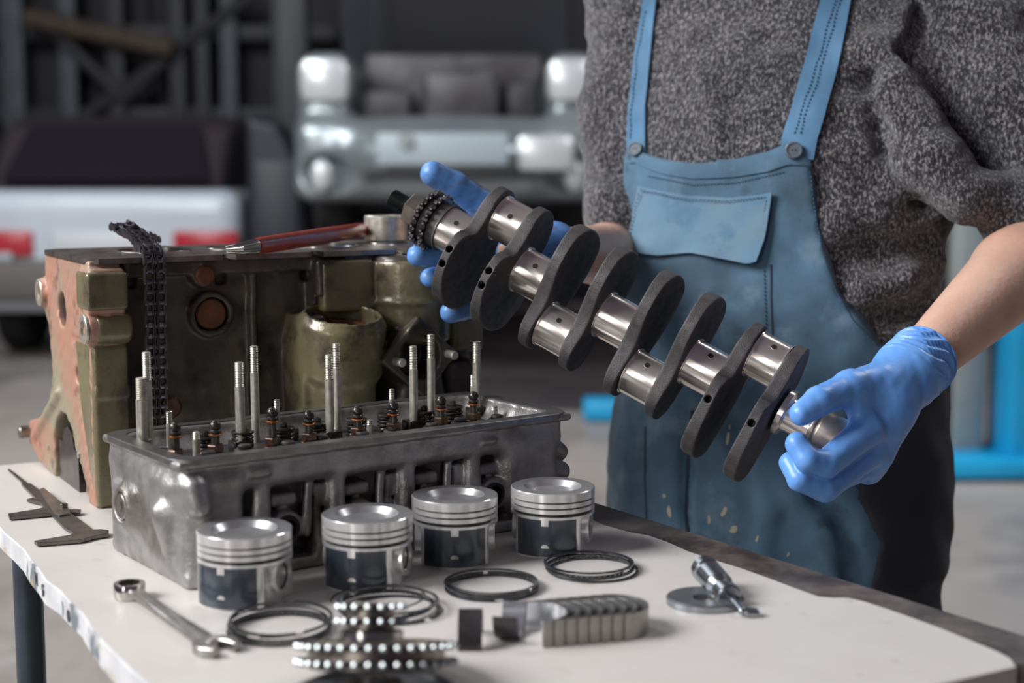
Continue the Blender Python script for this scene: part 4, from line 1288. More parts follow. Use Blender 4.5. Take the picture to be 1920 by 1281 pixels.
def make_piston():
    root = empty('piston')
    m = MB(); NS = 96

    def rad(r, z, th):
        # th measured from the skirt face (-y); recess beside the pin
        if z > 0.0345: return r
        t = abs(((math.degrees(th) + 90) % 180) - 90)     # 0 on either skirt, 90 at the pin
        s = min(max((t - 50) / 12, 0), 1); s = s * s * (3 - 2 * s)
        zz = min(max((0.0345 - z) / 0.003, 0), 1)
        return r * (1 - 0.20 * s * zz)
    g = H_P
    prof = [(R_P - 0.0012, 0.0), (R_P - 0.0002, 0.0012), (R_P, 0.003), (R_P, 0.012), (R_P, 0.022), (R_P, 0.0310), (R_P, 0.0335), (R_P, 0.0346),
            (R_P, g - 0.0212), (R_P - 0.0035, g - 0.0211), (R_P - 0.0035, g - 0.0182), (R_P, g - 0.0181),
            (R_P, g - 0.0145), (R_P - 0.003, g - 0.0144), (R_P - 0.003, g - 0.0130), (R_P, g - 0.0129),
            (R_P, g - 0.0092), (R_P - 0.003, g - 0.0091), (R_P - 0.003, g - 0.0078), (R_P, g - 0.0077),
            (R_P, g - 0.0006), (R_P - 0.0006, g)]
    rows = []
    for r, z in prof:
        rows.append([(rad(r, z, 2 * PI * j / NS) * math.sin(2 * PI * j / NS), -rad(r, z, 2 * PI * j / NS) * math.cos(2 * PI * j / NS), z) for j in range(NS)])
    m.rows(rows, None, caps=False)
    # inner wall, so the skirt is a shell
    inr = [rows[0]] + [[(p[0] * k_, p[1] * k_, z_) for p in rows[0]] for k_, z_ in ((0.93, 0.0), (0.92, 0.030), (0.02, 0.040))]
    m.rows(inr, None, caps=False)
    body = m.build('body', 'piston_aluminium', root, angle=30)
    gm = MB()  # dark bands set inside the ring grooves to deepen their shade
    for zc, hh_ in ((0.01965, 0.0029), (0.0137, 0.0015), (0.00845, 0.0013)):
        gm.lathe([(R_P - 0.0025, g - zc - hh_ / 2), (R_P - 0.0025, g - zc + hh_ / 2)], 64, None, caps=False)
    gm.build('groove_shade', 'oily_dark', root)
    c = MB(); c.lathe([(R_P - 0.0006, g), (0.0262, g), (0.0252, g - 0.0012), (0.022, g - 0.0050), (0.012, g - 0.0060), (0.0005, g - 0.0062)], NS, None, caps=False)
    c.build('crown', 'piston_crown', root, angle=30)
    # graphite patch with a notch and an oval window
    for side in (0, 1):
        pm = MB(); dth = 1.0; zs = [0.0016 + 0.0011 * i for i in range(31)]
        ths = [-44 + dth * i for i in range(89)]
        vid = {}; vs = []; fs = []

        def vert(i, j):
            if (i, j) not in vid:
                th = math.radians(ths[i]) + side * PI; r = R_P + 0.00022
                vid[(i, j)] = len(vs); vs.append((r * math.sin(th), -r * math.cos(th), zs[j]))
            return vid[(i, j)]
        for i in range(88):
            for j in range(30):
                tc = ths[i] + 0.5; zc = (zs[j] + zs[j + 1]) / 2
                if abs(tc) < 5.5 and zc > 0.0295: continue
                if (tc / 5.2) ** 4 + ((zc - 0.0105) / 0.0016) ** 4 < 1: continue
                fs.append((vert(i, j), vert(i + 1, j), vert(i + 1, j + 1), vert(i, j + 1)))
        pm.add(vs, fs); pm.build('skirt_coating', 'graphite', root)
        # drain slots of the oil groove
        q = MB()
        for a in (-30, -10, 22):
            th = math.radians(a) + side * PI; r = R_P - 0.0034
            q.box((0, 0, 0), (0.0022, 0.0022, 0.0020), frame((math.cos(th), math.sin(th), 0), (math.sin(th), -math.cos(th), 0), (0, 0, 1), (r * math.sin(th), -r * math.cos(th), g - 0.0197)))
        q.build('drain_slots', 'dark_hole', root)
    for sx in (-1, 1):
        q = MB(); q.ring((sx * 0.018, 0, 0.0215), (sx * 0.0350, 0, 0.0215), 0.0140, 0.0108, 36); bz = q.build('pin_boss', 'piston_aluminium', root, angle=30)
        q = MB(); q.ring((sx * 0.0310, 0, 0.0215), (sx * 0.0322, 0, 0.0215), 0.0108, 0.0098, 30); q.build('circlip', 'ring_steel', bz)
        q = MB(); q.cyl((sx * 0.0200, 0, 0.0215), (sx * 0.0215, 0, 0.0215), 0.0107, 30); q.build('pin_bore', 'oily_dark', bz)
    return root


PST = [((461, 1122), -20, 'leftmost polished piston with blue-grey skirt, in front of the cylinder head corner'),
       ((690, 1089), -15, 'second piston from the left, blue-grey skirt and pin hole turned right'),
       ((853, 1047), 2, 'third piston from the left, black skirt facing straight forward with pin bosses on both sides'),
       ((1036, 1028), -12, 'rightmost piston of the row, nearest the bare wooden bench edge')]
proto = make_piston()
for i, ((px, py), rot, lab) in enumerate(PST):
    o = proto if i == 0 else copy_tree(proto)
    w = T(px, py); o.location = w
    o.rotation_euler = (0, 0, math.radians(rot))
    tag(o, lab, 'piston', 'pistons in a row on the bench')

# ------------------------------------------------------------------ piston rings lying in loose sets
def ring_mb(r, w, h, gap, bumpy=False):
    q = MB(); n = 90; rows = []
    a0 = gap / 2 / r
    for i in range(n + 1):
        a = a0 + (2 * PI - 2 * a0) * i / n
        rw = w * (0.8 + (0.35 if bumpy and i % 2 else 0.0))
        rows.append([(r * math.cos(a), r * math.sin(a), 0), ((r - rw) * math.cos(a), (r - rw) * math.sin(a), 0), ((r - rw) * math.cos(a), (r - rw) * math.sin(a), h), (r * math.cos(a), r * math.sin(a), h)])
    return q.rows(rows, caps=True)


ring_a = ring_mb(0.0388, 0.0031, 0.0014, 0.007).build('piston_ring', 'ring_steel', None, angle=30)
ring_b = ring_mb(0.0384, 0.0026, 0.0021, 0.004, True).build('piston_ring', 'ring_steel', None, angle=30)
ring_c = ring_mb(0.0376, 0.0022, 0.0007, 0.010).build('piston_ring', 'ring_steel', None, angle=30)
used = set()
SETS = [((523, 1183), 'steel piston ring in the loose set left of the sprockets', 'rings left of the sprockets',
         [('a', 0, 0, 0.0, 0.0, 0.0, 215), ('b', 0.0010, 0.0006, 0.0022, 0.0, 0.0, 30), ('c', -0.001, 0.0015, 0.0052, 0.6, 1.0, 250), ('a', 0.0015, 0.0022, 0.0068, 1.2, 1.6, 300)]),
        ((735, 1146), 'steel piston ring in the loose set behind the small sprocket', 'rings behind the small sprocket',
         [('a', 0, 0, 0.0, 0.0, 0.0, 320), ('b', -0.006, 0.006, 0.0022, 0.0, 0.0, 40), ('c', -0.012, 0.012, 0.0050, 1.0, 2.0, 200), ('a', -0.002, 0.001, 0.0070, 0.8, -1.0, 150)]),
        ((922, 1104), 'steel piston ring in the neat set in front of the black-skirted piston', 'rings in front of the third piston',
         [('a', 0, 0, 0.0, 0.0, 0.0, 280), ('b', 0.0006, 0.0006, 0.0016, 0.0, 0.0, 100), ('a', -0.0006, 0.0010, 0.0040, 0.4, 0.3, 330), ('c', 0.0004, 0.0004, 0.0058, 0.0, 0.3, 60)]),
        ((1106, 1070), 'steel piston ring in the loose set in front of the rightmost piston', 'rings in front of the rightmost piston',
         [('a', 0.003, -0.001, 0.0, 0.0, 0.0, 0), ('b', 0.0, 0.0, 0.0016, 0.0, 0.5, 190), ('c', -0.002, 0.0008, 0.0042, 0.4, 0.8, 330), ('a', -0.001, 0.002, 0.0054, 0.7, 0.3, 160)])]
SRC = dict(a=ring_a, b=ring_b, c=ring_c)
for (px, py), lab, grp, rs in SETS:
    for ri_k, (k, dx, dy, dz, tx, ty, rz) in enumerate(rs):
        if k in used:
            o = SRC[k].copy(); COL.objects.link(o)
        else:
            o = SRC[k]; used.add(k)
        w = T(px, py) + np.array([dx, dy, dz + 0.0003 + 0.0388 * math.sin(math.radians(math.hypot(tx, ty)))])
        o.location = w; o.rotation_euler = (math.radians(tx), math.radians(ty), math.radians(rz))
        word = {'b': 'thick ridged', 'c': 'thinnest'}.get(k, 'lowest flat' if ri_k == 0 else 'upper flat')
        tag(o, word + ' ' + lab[len('steel '):], 'piston ring', grp)

# ------------------------------------------------------------------ stack of sprockets at the bottom
S0 = T(700, 1338)
pul = empty('pulley', S0, label='dark round pulley lying lowest in the sprocket stack at the bottom edge', cat='pulley')
q = MB(); q.lathe([(0.052, 0), (0.0555, 0.001), (0.0560, 0.004), (0.0525, 0.007), (0.0560, 0.0095), (0.0555, 0.0115), (0.050, 0.012), (0.048, 0.0105), (0.022, 0.0105), (0.020, 0.0120), (0.001, 0.0120)], 72)
q.build('wheel', 'grey_enamel', pul, angle=30)
for i in range(5):
    a = 2 * PI * i / 5 + 0.3
    q = MB(); q.cyl((0.036 * math.cos(a), 0.036 * math.sin(a), 0.0100), (0.036 * math.cos(a), 0.036 * math.sin(a), 0.0108), 0.0075, 20); q.build('lightening_hole', 'dark_hole', pul)
q = MB(); q.ring((0, 0, 0.0105), (0, 0, 0.0200), 0.0200, 0.012, 32); q.build('hub', 'worn_chrome', pul)


TILT = math.radians(16)
SN = np.array([0, math.sin(TILT), math.cos(TILT)])
SC1 = P(706, 1225, 1.0)


def sprocket(name, n, r0, r1, rows_z, th, hub, loc, rot, lab):
    e = empty(name, loc, (-TILT, 0, 0), label=lab, cat='sprocket')
    for z in rows_z:
        q = MB(); q.gear(n, r0, r1, z, z + th, bore=hub, tipfrac=0.26); q.build('tooth_row', 'tooth_steel', e, angle=25)
        q = MB()  # bright bead on each tooth tip, painted in as its highlight
        for i in range(n):
            a = 2 * PI * i / n; q.sphere(((r1 - 0.0012) * math.cos(a), (r1 - 0.0012) * math.sin(a), z + th / 2), 0.0025, 8)
        q.build('tip_glints', 'glint_steel', e)
    q = MB(); q.ring((0, 0, 0), (0, 0, max(rows_z) + th + 0.001), r0 - 0.0035, hub - 0.003, 48); q.build('hub', 'nut_steel', e)
    return e


sprocket('sprocket', 36, 0.0495, 0.0540, (0.0025, 0.0130), 0.0042, 0.040, SC1 - SN * 0.010, 0.05, 'large double-row sprocket leaning on the dark pulley at the bottom edge')
q = MB()
sp2 = sprocket('sprocket', 16, 0.0195, 0.0238, (0.0105, 0.0200), 0.0040, 0.012, SC1 + SN * 0.0085 + np.array([-0.004, 0, 0]), 0.1, 'small double-row sprocket stacked on top of the large one')
q.lathe([(0.021, 0), (0.022, 0.001), (0.022, 0.006), (0.020, 0.0075), (0.012, 0.0075)], 40); q.build('collar', 'chrome', sp2)
# ------------------------------------------------------------------ bearing shells
def shell_mb(R, t, w, n=24):
    """half shell: axis z (height w), opening towards -x"""
    q = MB(); rows = []
    for i in range(n + 1):
        a = -PI / 2 + PI * i / n; c, s = math.cos(a), math.sin(a)
        rows.append([(R * c, R * s, 0), ((R + t) * c, (R + t) * s, 0), ((R + t) * c, (R + t) * s, w), (R * c, R * s, w)])
    return q.rows(rows, caps=True)


def shell(R, t, w, back):
    e = empty('bearing_shell')
    shell_mb(R, t, w).build('back', back, e, angle=30)
    shell_mb(R - 0.0003, 0.0003, w * 0.97).build('lining', 'shell_lining', e, angle=30)
    return e


s0 = shell(0.0250, 0.0018, 0.0195, 'shell_back')
a_, b_ = T(1018, 1213), T(1217, 1189)
front0 = T(1018, 1216); front1 = T(1172, 1202)
row = unit(front1 - front0); rz = math.atan2(row[1], row[0]) - 0.0
nrm = np.array([-row[1], row[0], 0])
for i in range(8):
    o = s0 if i == 0 else copy_tree(s0)
    base = front0 + (front1 - front0) * (i / 7) + nrm * 0.0268
    o.location = base + np.array([0, 0, 0.0003]); o.rotation_euler = (0, 0, rz)
    if i == 0: tag(o, 'half bearing shell at the left end of the nested row, bright lining showing', 'bearing shell', 'nested bearing shells')
    elif i == 7: tag(o, 'half bearing shell at the right end of the nested row beside the micrometer', 'bearing shell', 'nested bearing shells')
    else: tag(o, ('second', 'third', 'fourth', 'fifth', 'sixth', 'seventh')[i - 1] + ' half bearing shell from the left in the nested row', 'bearing shell', 'nested bearing shells')
# arched one, its back's shade put into the colour; the cradle on its back
o = shell(0.0215, 0.0018, 0.0175, 'shell_shaded')
w = T(881, 1222); D_ = float((w - CAM) @ FW)
o.location = w + np.array([-0.0088, 0.0235, 0.0003]); o.matrix_basis = Matrix.Translation(o.location) @ Matrix(frame((0, 0, 1), (0, -1, 0), (1, 0, 0)).tolist())
tag(o, 'single dark bearing shell standing arch-up right of the sprockets', 'bearing shell')
o = shell(0.0195, 0.0018, 0.0185, 'shell_shaded')
w = T(955, 1205)
o.matrix_basis = Matrix.Translation(Vector(w + np.array([-0.0085, 0.0125, 0.0218]))) @ Matrix(frame((0, 0, -1), (0.1736, 0.985, 0), (0.985, -0.1736, 0)).tolist())
tag(o, 'bearing shell lying on its back like a cradle left of the nested row', 'bearing shell')

# ------------------------------------------------------------------ micrometer
mc = T(1322, 1132)
mic = empty('micrometer', mc, label='outside micrometer with grey round frame lying near the wavy sheet edge', cat='micrometer')
q = MB()
out = []; inn = []
NSg = 56
for j in range(NSg):
    a = 2 * PI * j / NSg
    out.append((0.0305 * math.cos(a), 0.0275 * math.sin(a)))
    ux, uy = 0.0155 * math.cos(a), 0.0065 * math.sin(a)
    inn.append((0.0045 + 0.0145 * math.copysign(abs(math.cos(a)) ** 0.5, math.cos(a)), -0.0035 + 0.0085 * math.copysign(abs(math.sin(a)) ** 0.5, math.sin(a))))
z0, z1 = 0.0, 0.0062
q.rows([[(x, y, z0) for x, y in inn], [(x, y, z0) for x, y in out], [(x, y, z1 - 0.0006) for x, y in out], [(x * 0.98, y * 0.98, z1) for x, y in out], [(x, y, z1) for x, y in inn], [(x, y, z0) for x, y in inn]], caps=False)
q.build('frame', 'grey_enamel', mic, angle=40)
q = MB(); q.rows([[(x * 1.012, y * 1.012, 0.0006) for x, y in out], [(x * 1.012, y * 1.012, 0.0050) for x, y in out]], caps=False)
q.build('frame_edge', 'satin_chrome', mic)
tipw = T(1391, 1146, 0.0045); backw = P(1316, 1050, 0)  # axis from spindle tip up and back
tail = T(1318, 1063, 0.0165)
ax = unit(tail - tipw); L_ = np.linalg.norm(tail - tipw)
def mpt(t): return tipw + ax * L_ * t - mc
q = MB(); q.cyl(mpt(0.0), mpt(0.36), 0.0028, 20); q.sphere(mpt(0.0), 0.0032, 12); q.build('spindle', 'satin_chrome', mic)
q = MB(); q.cyl(mpt(0.30), mpt(0.42), 0.0100, 28, bev=0.0012); q.cyl(mpt(0.38), mpt(0.60), 0.0078, 28); q.build('sleeve', 'satin_chrome', mic)
q = MB(); q.cyl(mpt(0.50), mpt(0.56), 0.0080, 32, r2=0.0112); q.cyl(mpt(0.56), mpt(0.84), 0.0112, 32, bev=0.0004); q.build('thimble', 'satin_chrome', mic)
q = MB(); q.cyl(mpt(0.84), mpt(0.86), 0.0098, 32); q.cyl(mpt(0.86), mpt(0.99), 0.0114, 40, bev=0.0018); q.build('ratchet_knob', 'satin_chrome', mic)
q = MB(); q.cyl(mpt(0.46) + [-0.004, -0.002, -0.004], mpt(0.46) + [-0.015, -0.004, -0.006], 0.0018, 10); q.build('lock_lever', 'chrome', mic)
q = MB(); q.box(mpt(0.33) + np.array([-0.004, 0.0, -0.006]), (0.014, 0.012, 0.009), bev=0.002); q.build('frame_lug', 'grey_enamel', mic)
q = MB(); q.box(mpt(0.0) + np.array([0.0075, 0.001, -0.0015]), (0.012, 0.010, 0.006), bev=0.002); q.build('anvil', 'satin_chrome', mic)

# ------------------------------------------------------------------ combination wrench
wa = T(243, 1112, 0.004); wb = T(404, 1214, 0.003)
wr = empty('combination_wrench', lerp(wa, wb, 0.5) * [1, 1, 0] + [0, 0, TABLE_Z], label='chrome combination wrench lying at the left front, ring end towards the cylinder head', cat='wrench')
wo = np.array(wr.location)
dx = unit((wb - wa) * [1, 1, 0]); dy = np.array([-dx[1], dx[0], 0])
Wf = frame(dx, dy, (0, 0, 1), wa * [1, 1, 0] + [0, 0, TABLE_Z] - wo)
Lw = np.linalg.norm((wb - wa)[:2])
q = MB(); n = 48; ro_ = [(0.0126 * math.cos(2 * PI * j / n), 0.0126 * math.sin(2 * PI * j / n)) for j in range(n)]
ri_ = [((0.0088 + 0.0007 * (1 if (j // 2) % 2 else -1)) * math.cos(2 * PI * j / n), (0.0088 + 0.0007 * (1 if (j // 2) % 2 else -1)) * math.sin(2 * PI * j / n)) for j in range(n)]
zz0, zz1 = 0.0005, 0.0125
q.rows([[(x, y, zz0) for x, y in ri_], [(x * 0.95, y * 0.95, zz0) for x, y in ro_], [(x, y, zz0 + 0.002) for x, y in ro_], [(x, y, zz1 - 0.001) for x, y in ro_], [(x * 0.96, y * 0.96, zz1) for x, y in ro_], [(x, y, zz1) for x, y in ri_], [(x, y, zz0) for x, y in ri_]], Wf, caps=False)
q.build('ring_end', 'chrome', wr, angle=30)
q = MB()
hh = []
for (t, w_, zc, h_) in ((0.010, 0.0055, 0.0070, 0.0080), (0.018, 0.0062, 0.0072, 0.0060), (0.03, 0.0058, 0.0070, 0.0055), (Lw * 0.5, 0.0062, 0.0050, 0.0052), (Lw - 0.020, 0.0075, 0.0038, 0.0058), (Lw - 0.012, 0.0110, 0.0036, 0.0062)):
    hh.append([(t, -w_, zc - h_ * 0.25), (t, -w_ * 0.7, zc - h_ / 2), (t, w_ * 0.7, zc - h_ / 2), (t, w_, zc - h_ * 0.25), (t, w_, zc + h_ * 0.25), (t, w_ * 0.7, zc + h_ / 2), (t, -w_ * 0.7, zc + h_ / 2), (t, -w_, zc + h_ * 0.25)])
q.rows(hh, Wf); q.build('shank', 'worn_chrome', wr, angle=35)
jaw = [(-0.014, -0.010), (-0.006, -0.0155), (0.004, -0.0165), (0.013, -0.0125), (0.0135, -0.0065), (0.002, -0.0068), (-0.003, -0.0045), (-0.0045, 0.0), (-0.003, 0.0045), (0.002, 0.0068), (0.0135, 0.0065), (0.013, 0.0125), (0.004, 0.0165), (-0.006, 0.0155), (-0.014, 0.010)]
c_, s_ = math.cos(0.25), math.sin(0.25)
q = MB(); q.prism([(Lw + x * c_ - y * s_, x * s_ + y * c_) for x, y in jaw], 0.0004, 0.0074, Wf, bev=0.0008); q.build('open_end', 'worn_chrome', wr, angle=30)

# ------------------------------------------------------------------ vernier caliper
cc = T(100, 950)
vc = empty('vernier_caliper', cc, label='steel vernier caliper with open jaws lying at the far left of the bench', cat='caliper')


def tprism(name, pix, z0, z1, m='caliper_steel', parent=vc):
    q = MB(); q.prism([tuple((T(x, y, z1) - cc)[:2]) for x, y in pix], z0, z1, bev=0.0004); return q.build(name, m, parent, angle=30)


tprism('beam', [(40, 906), (58, 906), (172, 990), (180, 1000), (150, 1006), (120, 988)], 0.0012, 0.0042)
tprism('depth_rod', [(14, 880), (18, 879), (52, 905), (46, 908)], 0.0016, 0.0032)
tprism('fixed_jaw', [(152, 994), (190, 992), (204, 994), (203, 1001), (180, 1004), (150, 1012), (70, 1018), (64, 1014), (130, 1003)], 0.0010, 0.0044)
tprism('sliding_jaw', [(15, 963), (18, 969), (70, 964), (118, 960), (150, 960), (152, 955), (122, 955), (95, 948), (70, 954)], 0.0010, 0.0046)
tprism('slider', [(72, 918), (82, 914), (128, 952), (132, 962), (112, 966), (100, 962)], 0.0006, 0.0062, 'worn_chrome')
q = MB(); w = T(119, 944, 0.010) - cc; q.cyl(w - [0, 0, 0.006], w, 0.0042, 16, bev=0.0006); q.build('lock_screw', 'caliper_steel', vc)
tprism('upper_jaw', [(50, 936), (60, 933), (78, 938), (76, 942)], 0.0010, 0.0040)

# ------------------------------------------------------------------ the mechanic
from mathutils.bvhtree import BVHTree
LA = np.array([0.866, -0.5, 0]); FA = np.array([-0.5, -0.866, 0])
TZ = [0.5, 0.813, 0.981, 1.200, 1.358, 1.5]
TCX = [0.312, 0.318, 0.326, 0.332, 0.342, 0.330]
TCY = [1.786, 1.786, 1.807, 1.843, 1.893, 1.913]
ZA = [.70, .80, .92, 1.0, 1.10, 1.22, 1.32, 1.40, 1.45, 1.50]
AA = [.190, .195, .190, .188, .197, .212, .212, .195, .15, .08]
BBz = [.135, .138, .135, .132, .140, .148, .140, .118, .09, .06]


def torso(X, Y, Z, grow=0.0):
    z = np.asarray(Z)
    cx = np.interp(z, TZ, TCX); cy = np.interp(z, TZ, TCY)
    a = np.interp(z, ZA, AA) + grow; b = np.interp(z, ZA, BBz) + grow
    l = (X - cx) * LA[0] + (Y - cy) * LA[1]; d = (X - cx) * FA[0] + (Y - cy) * FA[1]
    n = 2.3
    al = np.abs(l / a) + 1e-6; bd = np.abs(d / b) + 1e-6
    q = (al ** n + bd ** n) ** (1 / n)
    g = np.sqrt((al ** (n - 1) / a) ** 2 + (bd ** (n - 1) / b) ** 2) * q ** (1 - n)
    return (q - 1) / g, l, d


def hit(px, py, grow=0.0):
    for i in range(460):
        D = 1.45 + 0.002 * i
        w = P(px, py, D)
        if torso(w[0], w[1], w[2], grow)[0] < 0: return w
    return P(px, py, 1.80)


PB = np.array([0.318, 1.79, 0.0])
man = empty('person', PB, label='mechanic in grey wool sweater, blue bib overalls and blue gloves, holding the crankshaft', cat='person')
s_l = P(1806, -4, 1.77); e_l2 = P(1990, 432, 1.69); w_l = P(1722, 683, 1.475)
s_r = P(1212, -12, 1.93); e_r2 = P(1180, 482, 1.905); w_r = P(1046, 474, 1.63); c_r = P(1170, 378, 1.87)

# body: one continuous figure under the clothes
f = Field((-0.02, 1.36, -0.005), (0.80, 2.15, 1.84), 0.0045)
f.apply(lambda X, Y, Z: np.maximum(torso(X, Y, Z, -0.022)[0], Z - 1.47), (0.05, 1.6, 0.74), (0.62, 2.1, 1.47))
neck = np.array([0.325, 1.925, 1.47]); hd = neck + [-0.035, -0.055, 0.165]
f.cap(neck - [0, 0, 0.05], neck + [-0.01, -0.02, 0.08], 0.062, 0.055, k=0.03)
f.ell(hd, (0.076, 0.096, 0.118), k=0.02)
fd = unit([-0.45, -0.85, -0.25])
side = unit(np.cross(fd, [0, 0, 1])); upv = np.cross(side, fd)
f.ell(hd + fd * 0.045 - upv * 0.055, (0.052, 0.055, 0.055), k=0.03)
f.cap(hd + fd * 0.088 + upv * 0.010, hd + fd * 0.108 - upv * 0.030, 0.008, 0.015, k=0.012)
for s in (-1, 1):
    f.ell(hd + side * s * 0.078 - upv * 0.01, (0.012, 0.018, 0.03), k=0.008)
    f.cap(hd + side * s * 0.03 + fd * 0.083 + upv * 0.022, hd + side * s * 0.045 + fd * 0.073 + upv * 0.02, 0.010, k=0.012)
for a, b, r1, r2 in ((s_l, e_l2, 0.052, 0.043), (e_l2, lerp(e_l2, w_l, 0.35), 0.044, 0.047), (lerp(e_l2, w_l, 0.35), w_l, 0.047, 0.0270),
                     (s_r, e_r2, 0.052, 0.043), (e_r2, lerp(e_r2, w_r, 0.35), 0.038, 0.038), (lerp(e_r2, w_r, 0.35), w_r, 0.038, 0.027)):
    f.cap(a, b, r1, r2, k=0.010)
f.cap(w_l, P(1650, 745, 1.435), 0.024, 0.022, k=0.006)
f.cap(w_r, P(960, 470, 1.645), 0.026, 0.022, k=0.012)
# tendons and veins of the forearm, laid on its surface
def on_arm(x, y):
    u = np.array([1990 - 1722, 432 - 683.0]); L_ = np.linalg.norm(u); u /= L_
    v = np.array([x - 1722, y - 683.0]); t = (v @ u) / L_; qd = abs(v[0] * u[1] - v[1] * u[0])
    Dx = 1.475 + 0.215 * t; r = 0.027 + 0.020 * min(t / 0.65, 1)
    return P(x, y, Dx - math.sqrt(max(r * r - (qd * Dx / F_PX) ** 2, 1e-6)) + 0.002)


for pts_, r in (([(1912, 480), (1880, 520), (1868, 560), (1820, 610), (1786, 650)], 0.0042), ([(1868, 500), (1800, 570), (1772, 600)], 0.0030), ([(1772, 600), (1764, 640)], 0.0038),
                ([(1790, 590), (1812, 622)], 0.0032), ([(1905, 540), (1850, 612), (1800, 660)], 0.0040)):
    w = [on_arm(*p) for p in pts_]
    for i in range(len(w) - 1):
        f.cap(w[i], w[i + 1], r, k=0.006)
hipc = np.array([0.318, 1.786, 0.86])
for s in (-1, 1):
    h0 = hipc + LA * s * 0.09; kn = np.array([0.318, 1.77, 0.47]) + LA * s * 0.105; an = np.array([0.318, 1.81, 0.09]) + LA * s * 0.12
    f.cap(h0, kn, 0.085, 0.058, k=0.02); f.cap(kn, an, 0.056, 0.038, k=0.02)
    f.cap(an - [0, 0, 0.045], an - [0, 0, 0.045] + FA * 0.15, 0.038, 0.03, k=0.02)
f.build('body', 'skin', man, origin=PB)
q = MB(); q.sphere(hd + upv * 0.028 - fd * 0.018 - PB, 0.1, 24, sc=(0.86, 0.98, 1.08)); hr = q.build('hair', 'hair_brown', man)
for s in (-1, 1):
    ec = hd + side * s * 0.032 + fd * 0.087 + upv * 0.006 - PB
    q = MB(); q.sphere(ec, 0.0125, 14); ey = q.build('eye', 'eye_white', man)
    q = MB(); q.sphere(ec + fd * 0.0095, 0.0055, 10); q.build('iris', 'eye_dark', ey)
    sc_ = np.array([0.318, 1.81, 0.0]) + LA * s * 0.12
    f = Field(sc_ - [0.25, 0.28, 0.004], sc_ + [0.25, 0.2, 0.14], 0.005)
    f.cap(sc_ + [0, 0, 0.042] - FA * 0.03, sc_ + [0, 0, 0.036] + FA * 0.20, 0.042, 0.036); f.cap(sc_ + [0, 0, 0.05], sc_ + [0, 0, 0.10], 0.045, 0.048, k=0.02)
    f.A = np.maximum(f.A, -(f.ax[2][None, None, :] - 0.001) + 0 * f.A)
    f.build('shoe', 'shoe_black', man, origin=PB)
q = MB(); mc_ = hd + fd * 0.098 - upv * 0.052 - PB; q.tube([mc_ - side * 0.024 - fd * 0.008, mc_, mc_ + side * 0.024 - fd * 0.008], [0.003, 0.006, 0.003], 8); q.build('mouth', 'lips', man)

# sweater
f = Field((-0.02, 1.45, 0.90), (0.82, 2.16, 1.56), 0.0042)
f.apply(lambda X, Y, Z: np.maximum(torso(X, Y, Z)[0], np.maximum(Z - 1.455, 0.93 - Z)), (0.03, 1.55, 0.92), (0.66, 2.14, 1.47))
f.cap(neck - [0, 0, 0.06], neck + [-0.006, -0.010, 0.030], 0.082, 0.070, k=0.03)
f.cap(neck - [0, 0, 0.045], s_l, 0.062, 0.066, k=0.05)
f.cap(neck - [0, 0, 0.045], s_r, 0.062, 0.066, k=0.05)
f.cap(s_l, lerp(s_l, e_l2, 0.5), 0.070, 0.082, k=0.045)
f.cap(lerp(s_l, e_l2, 0.5), P(1972, 372, 1.70), 0.082, 0.066, k=0.02)
f.cap(P(1978, 375, 1.70), P(1921, 397, 1.665), 0.060, 0.052, k=0.012)
f.cap(s_r, lerp(s_r, c_r, 0.55), 0.070, 0.068, k=0.04)
f.cap(lerp(s_r, c_r, 0.55), c_r, 0.068, 0.050, k=0.02)
f.cap(c_r, P(1156, 404, 1.84), 0.050, 0.041, k=0.015)


def ridge(pts, r, up=0.0, k=0.02, op='add', grow=0.0):
    w = [hit(x, y, grow) for x, y in pts]
    for i in range(len(w) - 1):
        f.cap(w[i] + FW * up, w[i + 1] + FW * up, r, k=k, op=op)


# big folds: arm crease, draped elbow bag, waist folds
for pts_, r in (([(1640, 90), (1668, 180), (1690, 250), (1745, 330), (1795, 385)], 0.020), ([(1700, 40), (1660, 120), (1655, 210)], 0.016),
                ([(1755, 485), (1700, 520), (1620, 555)], 0.012), ([(1735, 570), (1700, 588), (1670, 600)], 0.010), ([(1560, 420), (1640, 400), (1730, 410)], 0.012),
                ([(1300, 40), (1330, 150), (1350, 270)], 0.006), ([(1720, 640), (1700, 650)], 0.008)):
    ridge(pts_, r, up=0.006)
for pts_, r in (([(1632, 150), (1660, 260), (1720, 350), (1775, 410)], 0.010), ([(1560, 480), (1650, 470), (1740, 450)], 0.010), ([(1740, 575), (1650, 600), (1580, 600)], 0.008),
                ([(1725, 20), (1690, 110), (1690, 200)], 0.005)):
    ridge(pts_, r, up=-0.003, op='sub', k=0.022)
f.cap(P(1745, 300, 1.655), P(1815, 365, 1.64), 0.030, 0.034, k=0.03)
f.cap(P(1700, 180, 1.67), P(1745, 300, 1.655), 0.022, 0.030, k=0.03)
f.wobble(0.0020, 0.050, 7, 21)
f.wobble(0.0009, 0.020, 7, 22)
sv, sq = f.skin()
mesh_obj('sweater', sv - PB, sq, 'wool', man, 180)

# overalls: trousers and bib in one
clip = [(-0.163, 1.206), (-0.147, 1.216), (-0.123, 1.207), (-0.094, 1.200), (-0.058, 1.1965), (-0.003, 1.200), (0.034, 1.208), (0.056, 1.217), (0.072, 1.216), (0.080, 1.208),
        (0.085, 1.183), (0.090, 1.141), (0.099, 1.094), (0.111, 1.058), (0.127, 1.029), (0.149, 0.999), (0.173, 0.976), (0.23, 0.962), (0.23, 0.3), (-0.23, 0.3), (-0.23, 0.975),
        (-0.186, 1.03), (-0.172, 1.09), (-0.166, 1.168)]
clip = np.array(clip)
f = Field((0.04, 1.52, 0.08), (0.60, 2.06, 1.235), 0.0046)


